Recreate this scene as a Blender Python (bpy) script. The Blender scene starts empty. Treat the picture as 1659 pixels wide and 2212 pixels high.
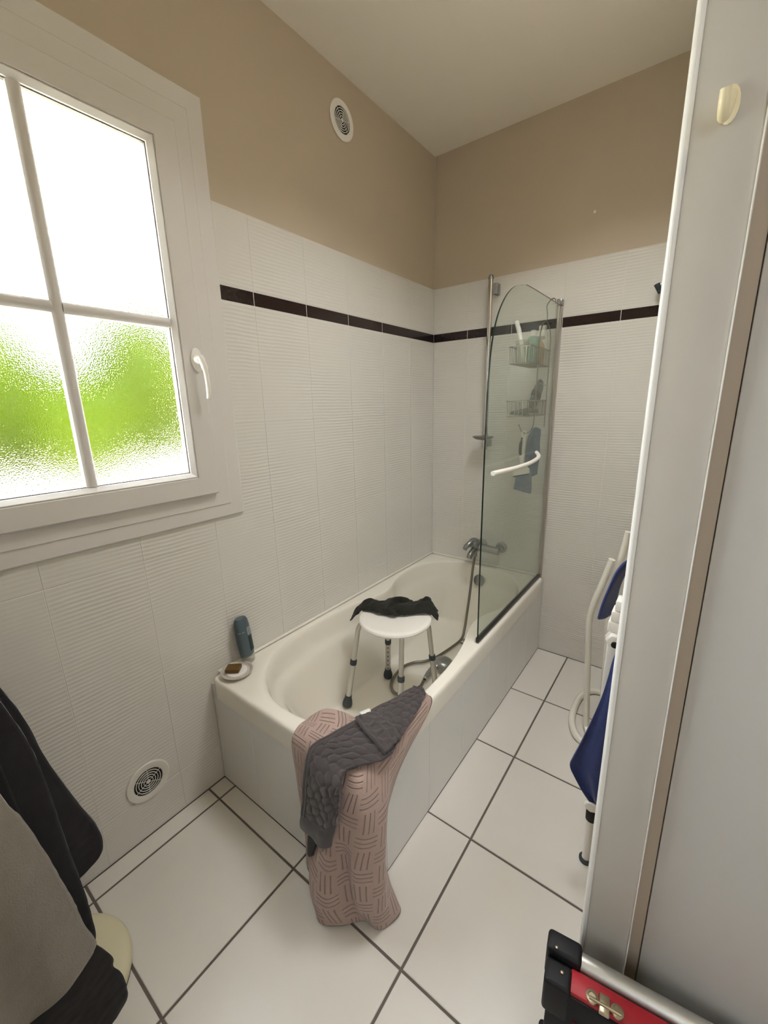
import bpy, bmesh, math, random
from mathutils import Vector, Matrix, noise
R = math.radians
SC = bpy.context.scene
COL = SC.collection

# ---------------------------------------------------------------- camera
cd = bpy.data.cameras.new('camera'); cam = bpy.data.objects.new('camera', cd); COL.objects.link(cam)
cd.sensor_fit = 'HORIZONTAL'; cd.sensor_width = 36.0; cd.lens = 896.0 / 1659.0 * 36.0
cd.clip_start = 0.01
rt = Vector((0.8010, 0.5983, -0.0200)); dn = Vector((0.1332, -0.2107, -0.9684)); fw = rt.cross(dn).normalized()
up = (-dn).normalized(); rt = fw.cross(up).normalized()
m = Matrix((rt, up, -fw)).transposed().to_4x4(); m.translation = Vector((1.3172, -2.2613, 1.4001))
cam.matrix_world = m
SC.camera = cam

# ---------------------------------------------------------------- sky, sun, hall light, exposure
w = bpy.data.worlds.new('sky'); SC.world = w; w.use_nodes = True
bg = w.node_tree.nodes['Background']; bg.inputs[0].default_value = (0.93, 0.98, 1.0, 1); bg.inputs[1].default_value = 18.0
sd = bpy.data.lights.new('sun', 'SUN'); sd.energy = 6.0; sd.angle = R(0.6); sd.color = (1.0, 0.95, 0.84)
sun = bpy.data.objects.new('sun', sd); COL.objects.link(sun)
sun.rotation_euler = Vector((-0.62, 0.28, -0.74)).to_track_quat('-Z', 'Y').to_euler()
def area(name, loc, direction, sx, sy, power, color):
    d = bpy.data.lights.new(name, 'AREA'); d.shape = 'RECTANGLE'; d.size = sx; d.size_y = sy; d.energy = power; d.color = color
    o = bpy.data.objects.new(name, d); COL.objects.link(o); o.location = loc
    o.rotation_euler = Vector(direction).to_track_quat('-Z', 'Y').to_euler(); return o
area('hall_daylight', (2.15, -3.27, 1.45), (-0.45, 1, -0.1), 0.9, 1.5, 17.0, (0.84, 0.92, 1.0))
area('hall_ceiling_light', (2.0, -2.4, 2.55), (-0.1, 0, -1), 0.35, 0.35, 3.0, (1.0, 0.86, 0.66))
bl_ = area('bathroom_ceiling_lamp', (1.0, -0.98, 2.62), (0, 0, -1), 0.36, 0.36, 9.5, (1.0, 0.985, 0.965))
bl_.data.spread = R(128)
vs = SC.view_settings
vs.view_transform = 'Standard'; vs.look = 'None'; vs.exposure = 0.12; vs.gamma = 1.0; vs.use_curve_mapping = False
SC.cycles.use_denoising = True
SC.cycles.max_bounces = 14; SC.cycles.diffuse_bounces = 6; SC.cycles.transmission_bounces = 10; SC.cycles.transparent_max_bounces = 16
SC.cycles.sample_clamp_indirect = 25.0
SC.cycles.caustics_refractive = True; SC.cycles.blur_glossy = 0.3

# ---------------------------------------------------------------- materials
def nt(name):
    mt = bpy.data.materials.new(name); mt.use_nodes = True
    t = mt.node_tree; b = t.nodes['Principled BSDF']; return mt, t, b
def N(t, kind, **kw):
    n = t.nodes.new(kind)
    for k, v in kw.items(): setattr(n, k, v)
    return n
def mth(t, op, a, b=None, c=None):
    n = t.nodes.new('ShaderNodeMath'); n.operation = op
    for i, v in enumerate((a, b, c)):
        if v is None: continue
        if isinstance(v, (int, float)): n.inputs[i].default_value = v
        else: t.links.new(v, n.inputs[i])
    return n.outputs[0]
def bump(t, b, h, strength, dist):
    bn = t.nodes.new('ShaderNodeBump'); bn.inputs['Strength'].default_value = strength; bn.inputs['Distance'].default_value = dist
    t.links.new(h, bn.inputs['Height']); t.links.new(bn.outputs[0], b.inputs['Normal']); return bn
def pbr(name, col, rough=0.5, metal=0.0, nscale=0, var=0.0, bscale=0, bdist=0.001, bstr=0.5, coat=0.0, sheen=0.0, spec=0.5):
    mt, t, b = nt(name)
    b.inputs['Base Color'].default_value = (*col, 1); b.inputs['Roughness'].default_value = rough; b.inputs['Metallic'].default_value = metal
    b.inputs['Coat Weight'].default_value = coat; b.inputs['Sheen Weight'].default_value = sheen; b.inputs['Specular IOR Level'].default_value = spec
    geo = N(t, 'ShaderNodeNewGeometry')
    if var > 0:
        n = N(t, 'ShaderNodeTexNoise'); n.inputs['Scale'].default_value = nscale; n.inputs['Detail'].default_value = 4
        t.links.new(geo.outputs['Position'], n.inputs['Vector'])
        mx = N(t, 'ShaderNodeMix', data_type='RGBA')
        mx.inputs[6].default_value = (*[c * (1 - var) for c in col], 1); mx.inputs[7].default_value = (*[min(1, c * (1 + var)) for c in col], 1)
        t.links.new(n.outputs[0], mx.inputs[0]); t.links.new(mx.outputs[2], b.inputs['Base Color'])
    if bscale > 0:
        n = N(t, 'ShaderNodeTexNoise'); n.inputs['Scale'].default_value = bscale; n.inputs['Detail'].default_value = 3
        t.links.new(geo.outputs['Position'], n.inputs['Vector']); bump(t, b, n.outputs[0], bstr, bdist)
    return mt
M = {}
M['paint'] = pbr('taupe_paint', (0.53, 0.455, 0.355), 0.6, nscale=3, var=0.03, bscale=260, bdist=0.0006, bstr=0.4)
M['ceiling'] = pbr('ceiling_paint', (0.86, 0.82, 0.74), 0.7, bscale=220, bdist=0.0006, bstr=0.35)
M['grout_wall'] = pbr('wall_grout', (0.70, 0.68, 0.64), 0.8)
M['grout_floor'] = pbr('floor_grout', (0.13, 0.11, 0.095), 0.85, nscale=40, var=0.15)
M['floor_tile'] = pbr('floor_tile_glaze', (0.66, 0.635, 0.59), 0.28, nscale=5, var=0.03, bscale=420, bdist=0.0004, bstr=0.35)
M['band'] = pbr('dark_border_glaze', (0.022, 0.012, 0.012), 0.16, nscale=60, var=0.3)
M['pvc'] = pbr('white_window_plastic', (0.69, 0.67, 0.65), 0.35, bscale=120, bdist=0.0002, bstr=0.2)
M['white_plastic'] = pbr('white_plastic', (0.86, 0.84, 0.80), 0.35)
M['enamel'] = pbr('bath_enamel', (0.86, 0.83, 0.76), 0.14, coat=0.3)
M['apron'] = pbr('apron_glaze', (0.76, 0.76, 0.755), 0.22)
M['sealant'] = pbr('white_sealant', (0.86, 0.83, 0.77), 0.4)
M['dark'] = pbr('dark_cavity', (0.012, 0.010, 0.009), 0.8)
M['chrome'] = pbr('chrome', (0.62, 0.61, 0.60), 0.14, 1.0)
M['dull_chrome'] = pbr('limescaled_chrome', (0.36, 0.37, 0.37), 0.36, 1.0, nscale=90, var=0.25)
M['steel_wire'] = pbr('steel_wire', (0.34, 0.32, 0.28), 0.3, 0.9)
M['aluminium'] = pbr('satin_aluminium', (0.58, 0.57, 0.54), 0.38, 1.0)
M['hose'] = pbr('shower_hose', (0.23, 0.21, 0.18), 0.35, 0.85)
M['rubber'] = pbr('grey_rubber', (0.035, 0.045, 0.052), 0.6)
M['black_seal'] = pbr('dark_seal', (0.025, 0.022, 0.02), 0.4)
M['profile'] = pbr('aluminium_profile', (0.55, 0.53, 0.49), 0.35, 0.7)
M['glass_edge'] = pbr('glass_edge', (0.012, 0.022, 0.018), 0.2)
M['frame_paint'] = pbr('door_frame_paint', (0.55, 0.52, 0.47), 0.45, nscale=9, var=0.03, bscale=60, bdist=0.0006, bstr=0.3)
M['lit_edge_white'] = pbr('lit_white_frame_paint', (0.88, 0.87, 0.84), 0.3)  # whiter copy of the frame paint for edges that catch the light
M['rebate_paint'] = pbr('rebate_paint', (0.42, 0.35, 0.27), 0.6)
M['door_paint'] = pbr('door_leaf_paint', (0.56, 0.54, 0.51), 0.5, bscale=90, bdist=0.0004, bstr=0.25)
M['hall_paint'] = pbr('hall_paint', (0.66, 0.62, 0.56), 0.7)
M['cream'] = pbr('cream_plastic', (0.68, 0.63, 0.44), 0.4)
M['hook_cream'] = pbr('cream_hook', (0.85, 0.76, 0.50), 0.35)
M['radiator'] = pbr('white_radiator_enamel', (0.82, 0.80, 0.76), 0.3)
M['tube_white'] = pbr('white_tube_enamel', (0.74, 0.71, 0.64), 0.32)
M['navy'] = pbr('navy_terry', (0.018, 0.034, 0.155), 0.95, nscale=60, var=0.3, bscale=500, bdist=0.002, bstr=0.6, sheen=0.25)
M['charcoal'] = pbr('charcoal_cloth', (0.021, 0.020, 0.024), 0.95, nscale=30, var=0.25, bscale=500, bdist=0.0015, bstr=0.5, sheen=0.15)
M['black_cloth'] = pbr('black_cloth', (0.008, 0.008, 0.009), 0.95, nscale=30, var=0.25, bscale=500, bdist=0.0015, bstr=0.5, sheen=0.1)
M['grey_cloth'] = pbr('greige_fleece', (0.27, 0.25, 0.22), 0.95, nscale=14, var=0.12, bscale=350, bdist=0.002, bstr=0.6, sheen=0.2)
M['wet_cloth'] = pbr('dark_flannel', (0.016, 0.016, 0.011), 0.95, nscale=45, var=0.3, bscale=420, bdist=0.002, bstr=0.6, sheen=0.1)
M['anthracite_terry'] = pbr('anthracite_terry', (0.062, 0.052, 0.054), 0.95, nscale=50, var=0.12, bscale=600, bdist=0.0015, bstr=0.5, sheen=0.25)
M['blue_flannel'] = pbr('blue_flannel', (0.085, 0.14, 0.23), 0.95, nscale=50, var=0.12, bscale=350, bdist=0.003, bstr=0.6, sheen=0.2)
M['blue_flannel_pale'] = pbr('pale_blue_flannel', (0.17, 0.22, 0.32), 0.95, nscale=50, var=0.12, bscale=350, bdist=0.003, bstr=0.6, sheen=0.2)
M['label'] = pbr('white_label', (0.85, 0.84, 0.82), 0.6)
M['bottle'] = pbr('slate_blue_bottle', (0.085, 0.125, 0.145), 0.35)
M['bottle_label'] = pbr('teal_label', (0.012, 0.035, 0.04), 0.4)
M['print'] = pbr('white_print', (0.62, 0.66, 0.68), 0.5)
M['soap'] = pbr('olive_soap', (0.125, 0.068, 0.012), 0.5, nscale=30, var=0.15)
M['dish'] = pbr('soap_dish', (0.55, 0.51, 0.475), 0.3)
M['case_black'] = pbr('black_case_plastic', (0.007, 0.007, 0.009), 0.55, spec=0.3)
M['case_red'] = pbr('red_case_panel', (0.36, 0.012, 0.022), 0.42, bscale=300, bdist=0.0004, bstr=0.3)
M['case_red_shade'] = pbr('shaded_red_case_face', (0.05, 0.004, 0.006), 0.5)  # case red darkened to hold the deep shade on the front face
M['case_metal'] = pbr('case_edge_aluminium', (0.60, 0.60, 0.57), 0.42, 0.9, nscale=40, var=0.08, bscale=120, bdist=0.0008, bstr=0.4)
M['brass'] = pbr('worn_clasp_metal', (0.52, 0.46, 0.33), 0.3, 1.0)
M['teal'] = pbr('pale_teal_plastic', (0.30, 0.45, 0.36), 0.35)
M['peach'] = pbr('peach_plastic', (0.62, 0.40, 0.20), 0.35)
M['bath_sponge'] = pbr('grey_green_sponge', (0.15, 0.17, 0.15), 0.9, bscale=250, bdist=0.002)
M['render'] = pbr('white_render', (0.85, 0.83, 0.78), 0.8)
M['ground'] = pbr('pale_gravel', (0.72, 0.66, 0.50), 0.9, nscale=2, var=0.1)

M['vent_plastic'] = pbr('off_white_vent_plastic', (0.74, 0.72, 0.67), 0.4)
M['gasket'] = pbr('grey_gasket', (0.16, 0.15, 0.14), 0.6)
M['tray'] = pbr('smoky_tray_plastic', (0.22, 0.23, 0.21), 0.3)
def mat_wall_tile():
    mt, t, b = nt('white_ridged_tile')
    b.inputs['Base Color'].default_value = (0.71, 0.695, 0.66, 1); b.inputs['Roughness'].default_value = 0.24; b.inputs['Specular IOR Level'].default_value = 0.5
    geo = N(t, 'ShaderNodeNewGeometry'); sp = N(t, 'ShaderNodeSeparateXYZ'); t.links.new(geo.outputs['Position'], sp.inputs[0])
    n = N(t, 'ShaderNodeTexNoise'); n.inputs['Scale'].default_value = 7.0; n.inputs['Detail'].default_value = 2
    t.links.new(geo.outputs['Position'], n.inputs['Vector'])
    z = mth(t, 'ADD', sp.outputs[2], mth(t, 'MULTIPLY', n.outputs[0], 0.010))
    rid = mth(t, 'SINE', mth(t, 'MULTIPLY', z, 2 * math.pi / 0.0128))
    n2 = N(t, 'ShaderNodeTexNoise'); n2.inputs['Scale'].default_value = 3.2; n2.inputs['Detail'].default_value = 1
    t.links.new(geo.outputs['Position'], n2.inputs['Vector'])
    mr = N(t, 'ShaderNodeMapRange'); mr.inputs[1].default_value = 0.38; mr.inputs[2].default_value = 0.62; mr.inputs[3].default_value = 0.25; mr.inputs[4].default_value = 1.0
    t.links.new(n2.outputs[0], mr.inputs[0])
    h = mth(t, 'MULTIPLY', rid, mr.outputs[0])
    bump(t, b, h, 0.55, 0.0007)
    return mt
M['wall_tile'] = mat_wall_tile()

def mat_basket():
    # pink terry with a basket weave pressed into it: groups of three grooves turning by a quarter from cell to cell
    mt, t, b = nt('dusty_pink_basketweave_terry')
    b.inputs['Roughness'].default_value = 0.95; b.inputs['Sheen Weight'].default_value = 0.25
    uv = N(t, 'ShaderNodeUVMap'); sp = N(t, 'ShaderNodeSeparateXYZ'); t.links.new(uv.outputs[0], sp.inputs[0])
    c = 0.054
    u = mth(t, 'DIVIDE', sp.outputs[0], c); v = mth(t, 'DIVIDE', sp.outputs[1], c)
    fu, fv = mth(t, 'FLOOR', u), mth(t, 'FLOOR', v)
    par = mth(t, 'FLOORED_MODULO', mth(t, 'ADD', fu, fv), 2.0)
    ru, rv = mth(t, 'SUBTRACT', u, fu), mth(t, 'SUBTRACT', v, fv)
    mx = N(t, 'ShaderNodeMix', data_type='FLOAT'); t.links.new(par, mx.inputs[0]); t.links.new(ru, mx.inputs[2]); t.links.new(rv, mx.inputs[3])
    s = mx.outputs[0]
    l = mth(t, 'COSINE', mth(t, 'MULTIPLY', mth(t, 'SUBTRACT', s, 0.5), 2 * math.pi / 0.24))
    groove = mth(t, 'MULTIPLY', mth(t, 'POWER', mth(t, 'MAXIMUM', l, 0.0), 5.0), mth(t, 'LESS_THAN', mth(t, 'ABSOLUTE', mth(t, 'SUBTRACT', s, 0.5)), 0.36))
    geo = N(t, 'ShaderNodeNewGeometry'); n = N(t, 'ShaderNodeTexNoise'); n.inputs['Scale'].default_value = 600; t.links.new(geo.outputs['Position'], n.inputs['Vector'])
    h = mth(t, 'ADD', mth(t, 'MULTIPLY', groove, -1.0), mth(t, 'MULTIPLY', n.outputs[0], 0.35))
    bump(t, b, h, 0.9, 0.0032)
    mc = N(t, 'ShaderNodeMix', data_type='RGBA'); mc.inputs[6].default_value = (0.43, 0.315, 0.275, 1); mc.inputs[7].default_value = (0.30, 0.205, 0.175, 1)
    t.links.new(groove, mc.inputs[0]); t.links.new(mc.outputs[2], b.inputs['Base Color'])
    return mt
M['basket'] = mat_basket()

def mat_frosted():
    mt, t, b = nt('frosted_glass')
    b.inputs['Base Color'].default_value = (1, 1, 1, 1); b.inputs['Transmission Weight'].default_value = 1.0
    b.inputs['Roughness'].default_value = 0.155; b.inputs['IOR'].default_value = 1.25
    geo = N(t, 'ShaderNodeNewGeometry'); n = N(t, 'ShaderNodeTexNoise'); n.inputs['Scale'].default_value = 330; n.inputs['Detail'].default_value = 0
    t.links.new(geo.outputs['Position'], n.inputs['Vector']); bump(t, b, n.outputs[0], 0.42, 0.0016)
    return mt
M['frosted'] = mat_frosted()
def mat_clear(name, tint, haze):
    mt = bpy.data.materials.new(name); mt.use_nodes = True; t = mt.node_tree; t.nodes.remove(t.nodes['Principled BSDF']); out = t.nodes['Material Output']
    tr = N(t, 'ShaderNodeBsdfTransparent'); tr.inputs[0].default_value = (*tint, 1)
    df = N(t, 'ShaderNodeBsdfDiffuse'); df.inputs[0].default_value = (0.55, 0.6, 0.55, 1)
    gl = N(t, 'ShaderNodeBsdfGlossy'); gl.inputs['Roughness'].default_value = 0.02
    m1 = N(t, 'ShaderNodeMixShader'); m1.inputs[0].default_value = haze; t.links.new(tr.outputs[0], m1.inputs[1]); t.links.new(df.outputs[0], m1.inputs[2])
    lw = N(t, 'ShaderNodeLayerWeight'); lw.inputs[0].default_value = 0.5
    fr = mth(t, 'ADD', mth(t, 'MULTIPLY', mth(t, 'POWER', lw.outputs['Facing'], 5.0), 0.6), 0.03)
    m2 = N(t, 'ShaderNodeMixShader'); t.links.new(fr, m2.inputs[0]); t.links.new(m1.outputs[0], m2.inputs[1]); t.links.new(gl.outputs[0], m2.inputs[2])
    t.links.new(m2.outputs[0], out.inputs[0]); return mt
M['screen_glass'] = mat_clear('green_tinted_glass', (0.905, 0.935, 0.905), 0.045)
M['clear_plastic'] = mat_clear('clear_plastic', (0.93, 0.92, 0.88), 0.22)
def mat_leaf():
    mt, t, b = nt('hedge_leaves'); b.inputs['Roughness'].default_value = 0.8; b.inputs['Specular IOR Level'].default_value = 0.0
    oi = N(t, 'ShaderNodeNewGeometry'); n = N(t, 'ShaderNodeTexNoise'); n.inputs['Scale'].default_value = 1.1; n.inputs['Detail'].default_value = 5
    t.links.new(oi.outputs['Position'], n.inputs['Vector'])
    mx = N(t, 'ShaderNodeMix', data_type='RGBA'); mx.inputs[6].default_value = (0.0125, 0.029, 0.0014, 1); mx.inputs[7].default_value = (0.038, 0.049, 0.0022, 1)
    t.links.new(n.outputs[0], mx.inputs[0]); t.links.new(mx.outputs[2], b.inputs['Base Color']); return mt
M['leaf'] = mat_leaf()

# ---------------------------------------------------------------- mesh helpers
def obj(name, bm, mat, parent=None, smooth=True, angle=40, loc=None, rot=None):
    me = bpy.data.meshes.new(name)
    bmesh.ops.recalc_face_normals(bm, faces=bm.faces)
    bm.to_mesh(me); bm.free()
    for mm in (mat if isinstance(mat, (list, tuple)) else [mat]): me.materials.append(mm)
    if smooth:
        me.shade_smooth() if hasattr(me, 'shade_smooth') else None
        me.set_sharp_from_angle(angle=R(angle))
    o = bpy.data.objects.new(name, me); COL.objects.link(o)
    if loc: o.location = loc
    if rot: o.rotation_euler = rot
    if parent: o.parent = parent
    return o
def thing(name, label, cat, loc=(0, 0, 0), rz=0.0, group=None):
    o = bpy.data.objects.new(name, None); COL.objects.link(o); o.location = loc; o.rotation_euler = (0, 0, rz); o.empty_display_size = 0.05
    return tag(o, label, cat, group)
def tag(o, label, cat, group=None):
    o['label'] = label; o['category'] = cat
    if group: o['group'] = group
    return o
def struct(o): o['kind'] = 'structure'; return o
def child(name, bm, mat, parent, label=None, world=True, **kw):
    # shapes are written in room coordinates; the parent's own place is taken off again
    if world: bm.transform(parent.matrix_basis.inverted())
    o = obj(name, bm, mat, parent, **kw)
    if label: o['label'] = label
    return o
def box(bm, lo, hi, bev=0.0, seg=2):
    r = bmesh.ops.create_cube(bm, size=1.0)
    vs_ = r['verts']
    for v in vs_:
        v.co = Vector([lo[i] + (v.co[i] + 0.5) * (hi[i] - lo[i]) for i in range(3)])
    if bev > 0:
        es = list({e for v in vs_ for e in v.link_edges})
        bmesh.ops.bevel(bm, geom=es, offset=bev, segments=seg, affect='EDGES', profile=0.5)
    return bm
def B(lo, hi, bev=0.0, seg=2): return box(bmesh.new(), lo, hi, bev, seg)
def crom(P, n=8, closed=False):
    P = [Vector(p) for p in P]; out = []
    L = len(P); rng = range(L) if closed else range(L - 1)
    for i in rng:
        p0 = P[(i - 1) % L] if closed or i > 0 else P[i] * 2 - P[i + 1]
        p1 = P[i]; p2 = P[(i + 1) % L]
        p3 = P[(i + 2) % L] if closed or i + 2 < L else p2 * 2 - p1
        for k in range(n):
            t = k / n
            out.append(0.5 * ((2 * p1) + (p2 - p0) * t + (2 * p0 - 5 * p1 + 4 * p2 - p3) * t * t + (3 * p1 - p0 - 3 * p2 + p3) * t ** 3))
    if not closed: out.append(P[-1])
    return out
def tube(bm, pts, r, seg=8, closed=False, cap=True):
    pts = [Vector(p) for p in pts]; n = len(pts)
    rad = r if isinstance(r, (list, tuple)) else [r] * n
    rings = []; prev = None
    for i, p in enumerate(pts):
        a = pts[(i - 1) % n] if closed or i > 0 else p
        b = pts[(i + 1) % n] if closed or i < n - 1 else p
        t = (b - a).normalized() if (b - a).length > 1e-9 else Vector((0, 0, 1))
        if prev is None:
            x = t.orthogonal().normalized()
        else:
            x = (prev - t * prev.dot(t)); x = x.normalized() if x.length > 1e-6 else t.orthogonal().normalized()
        prev = x; y = t.cross(x)
        rings.append([bm.verts.new(p + (x * math.cos(2 * math.pi * k / seg) + y * math.sin(2 * math.pi * k / seg)) * rad[i]) for k in range(seg)])
    for i in range(n if closed else n - 1):
        A, Bq = rings[i], rings[(i + 1) % n]
        for k in range(seg): bm.faces.new((A[k], A[(k + 1) % seg], Bq[(k + 1) % seg], Bq[k]))
    if cap and not closed:
        bm.faces.new(rings[0][::-1]); bm.faces.new(rings[-1])
    return bm
def T(pts, r, seg=8, smooth=0, closed=False):
    if smooth: pts = crom(pts, smooth, closed)
    return tube(bmesh.new(), pts, r, seg, closed)
def lathe(bm, prof, seg=24, center=(0, 0, 0), axis=None, sx=1.0, sy=1.0, cap=True):
    # prof: (radius, height) pairs; axis: matrix turning local z to where it points
    rings = []
    A = axis or Matrix.Identity(3); c = Vector(center)
    for r_, h in prof:
        rings.append([bm.verts.new(c + A @ Vector((r_ * sx * math.cos(2 * math.pi * k / seg), r_ * sy * math.sin(2 * math.pi * k / seg), h))) for k in range(seg)])
    for i in range(len(rings) - 1):
        for k in range(seg): bm.faces.new((rings[i][k], rings[i][(k + 1) % seg], rings[i + 1][(k + 1) % seg], rings[i + 1][k]))
    if cap: bm.faces.new(rings[0][::-1]); bm.faces.new(rings[-1])
    return bm
def axis_to(d): return Vector(d).to_track_quat('Z', 'Y').to_matrix()
AX, AY = axis_to((1, 0, 0)), axis_to((0, 1, 0))
def tilt(bm, c, M3):
    c = Vector(c)
    for v in bm.verts: v.co = c + M3 @ (v.co - c)
    return bm
def cr1(p0, p1, p2, p3, t): return 0.5 * ((2 * p1) + (p2 - p0) * t + (2 * p0 - 5 * p1 + 4 * p2 - p3) * t * t + (3 * p1 - p0 - 3 * p2 + p3) * t ** 3)
def resample(P, n):
    P = [Vector(p) for p in P]; L = len(P); out = []
    for i in range(n):
        f = i / (n - 1) * (L - 1); k = min(int(f), L - 2); t = f - k
        p0 = P[k - 1] if k > 0 else P[0] * 2 - P[1]
        p3 = P[k + 2] if k + 2 < L else P[L - 1] * 2 - P[L - 2]
        out.append(cr1(p0, P[k], P[k + 1], p3, t))
    return out
def sheet(net, nu, nv, disp=None):
    """A cloth surface through a net of points (rows of points), with uv in metres; disp(u, v, p, n) moves along the normal."""
    rows = [resample(r_, nu) for r_ in net]
    cols = [resample([r_[i] for r_ in rows], nv) for i in range(nu)]
    G = [[cols[i][j] for i in range(nu)] for j in range(nv)]
    mj = nv // 2; mi = nu // 2
    U = [0.0] * nu; V = [0.0] * nv
    def rowlen(i): return sum((G[j][i] - G[j][i - 1]).length for j in range(nv)) / nv
    def collen(j): return sum((G[j][i] - G[j - 1][i]).length for i in range(nu)) / nu
    for i in range(1, nu): U[i] = U[i - 1] + rowlen(i)
    for j in range(1, nv): V[j] = V[j - 1] + collen(j)
    bm = bmesh.new(); uvl = bm.loops.layers.uv.new('UVMap')
    P = [[None] * nu for _ in range(nv)]
    for j in range(nv):
        for i in range(nu):
            p = G[j][i]
            if disp:
                a = G[j][min(i + 1, nu - 1)] - G[j][max(i - 1, 0)]; b_ = G[min(j + 1, nv - 1)][i] - G[max(j - 1, 0)][i]
                n_ = a.cross(b_)
                if n_.length > 1e-12: n_.normalize()
                p = p + n_ * disp(U[i], V[j], i / (nu - 1), j / (nv - 1))
            P[j][i] = bm.verts.new(p)
    for j in range(nv - 1):
        for i in range(nu - 1):
            try: f = bm.faces.new((P[j][i], P[j][i + 1], P[j + 1][i + 1], P[j + 1][i]))
            except ValueError: continue
            for lp, (ii, jj) in zip(f.loops, ((i, j), (i + 1, j), (i + 1, j + 1), (i, j + 1))): lp[uvl].uv = (U[ii], V[jj])
    return bm
def push(o, others, dmin, up=False):
    """moves the points of cloth o out of the other surfaces, so that it rests on them with dmin between"""
    from mathutils.bvhtree import BVHTree
    bpy.context.view_layer.update(); dg = bpy.context.evaluated_depsgraph_get()
    for q in others:
        e = q.evaluated_get(dg); me = e.to_mesh()
        vs_ = [q.matrix_world @ v.co for v in me.vertices]; fs = [tuple(p.vertices) for p in me.polygons]; e.to_mesh_clear()
        t_ = BVHTree.FromPolygons(vs_, fs)
        for _ in range(2):
            for v in o.data.vertices:
                hit = t_.find_nearest(v.co, 0.05)
                if hit[0] is None: continue
                nrm = hit[1]
                if up: nrm = nrm if nrm.dot(Vector((.35, -.6, .7))) > 0 else -nrm
                d = (v.co - hit[0]).dot(nrm)
                if d < dmin and (v.co - hit[0] - nrm * d).length < 0.02: v.co = v.co + nrm * (dmin - d)
def relax(o, it):
    me = o.data; nb = [[] for _ in me.vertices]; cnt = {}
    for e in me.edges: nb[e.vertices[0]].append(e.vertices[1]); nb[e.vertices[1]].append(e.vertices[0])
    inner = [i for i in range(len(nb)) if len(nb[i]) == 4]
    for _ in range(it):
        co = [v.co.copy() for v in me.vertices]
        for i in inner: me.vertices[i].co = co[i] * .5 + (co[nb[i][0]] + co[nb[i][1]] + co[nb[i][2]] + co[nb[i][3]]) * .125
def solid(o, th, off=0.0):
    md = o.modifiers.new('thickness', 'SOLIDIFY'); md.thickness = th; md.offset = off; return o

# ---------------------------------------------------------------- tiles
_tiles = {}
def tile_mesh(name, wd, ht, mat, bev=0.0007, th=0.007):
    k = (name, round(wd, 4), round(ht, 4))
    if k in _tiles: return _tiles[k]
    bm = bmesh.new(); x, y = wd / 2, ht / 2
    ring = lambda x_, y_, z_: [bm.verts.new((-x_, -y_, z_)), bm.verts.new((x_, -y_, z_)), bm.verts.new((x_, y_, z_)), bm.verts.new((-x_, y_, z_))]
    a, b_, c = ring(x, y, -th), ring(x, y, -bev), ring(x - bev, y - bev, 0)
    for p, q in ((a, b_), (b_, c)):
        for i in range(4): bm.faces.new((p[i], p[(i + 1) % 4], q[(i + 1) % 4], q[i]))
    bm.faces.new(c); bm.faces.new(a[::-1])
    me = bpy.data.meshes.new(name); bmesh.ops.recalc_face_normals(bm, faces=bm.faces); bm.to_mesh(me); bm.free(); me.materials.append(mat)
    _tiles[k] = me; return me
def clip(rect, hole):
    x0, y0, x1, y1 = rect; a0, b0, a1, b1 = hole
    if a0 >= x1 or a1 <= x0 or b0 >= y1 or b1 <= y0: return [rect]
    out = []
    if b0 > y0: out.append((x0, y0, x1, b0))
    if b1 < y1: out.append((x0, b1, x1, y1))
    m0, m1 = max(y0, b0), min(y1, b1)
    if a0 > x0: out.append((x0, m0, a0, m1))
    if a1 < x1: out.append((a1, m0, x1, m1))
    return out
def lay(parent, name, rects, place, rot, mat, gap, holes=(), bev=0.0007, jitter=0.0):
    rnd = random.Random(5)
    for r_ in rects:
        gv = gap * (1.9 if name == 'wall_tile' else 1.0)
        parts = [(r_[0] + gap / 2, r_[1] + gv / 2, r_[2] - gap / 2, r_[3] - gv / 2)]
        for h in holes: parts = [q for p in parts for q in clip(p, h)]
        parts = [p for p in parts if p[2] - p[0] > 0.004 and p[3] - p[1] > 0.004]
        if len(parts) > 1:
            bm = bmesh.new(); cx_, cy2 = (r_[0] + r_[2]) / 2, (r_[1] + r_[3]) / 2
            for (a, b_, c, d) in parts: box(bm, (a - cx_, b_ - cy2, -0.007), (c - cx_, d - cy2, 0.0))
            o = obj(name, bm, mat, parent, smooth=False); o.location = place(cx_, cy2, rnd.uniform(0, jitter)); o.rotation_euler = rot
            continue
        for (a, b_, c, d) in parts:
            o = bpy.data.objects.new(name, tile_mesh(name, c - a, d - b_, mat, bev)); COL.objects.link(o)
            o.location = place((a + c) / 2, (b_ + d) / 2, rnd.uniform(0, jitter)); o.rotation_euler = rot; o.parent = parent
ROT_L = (R(90), 0, R(90)); ROT_B = (R(90), 0, 0)

# ---------------------------------------------------------------- room
W, LEN, ZR = 0.724, 1.594, 0.45
H, ZT, B1, B0 = 2.673, 2.033, 1.795, 1.748
J = [0.0, 0.155, 0.5528, 0.9507, 1.348, B0]
YF = -2.75; XR = 1.256; XH = 1.334; YD0, YD1 = -2.36, -1.51
WY0, WY1, WZ0, WZ1 = -2.315, -1.386, 1.031, 2.287          # window trim, outer
HY0, HY1, HZ0, HZ1 = -2.258, -1.442, 1.12, 2.19              # hole in the wall

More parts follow.
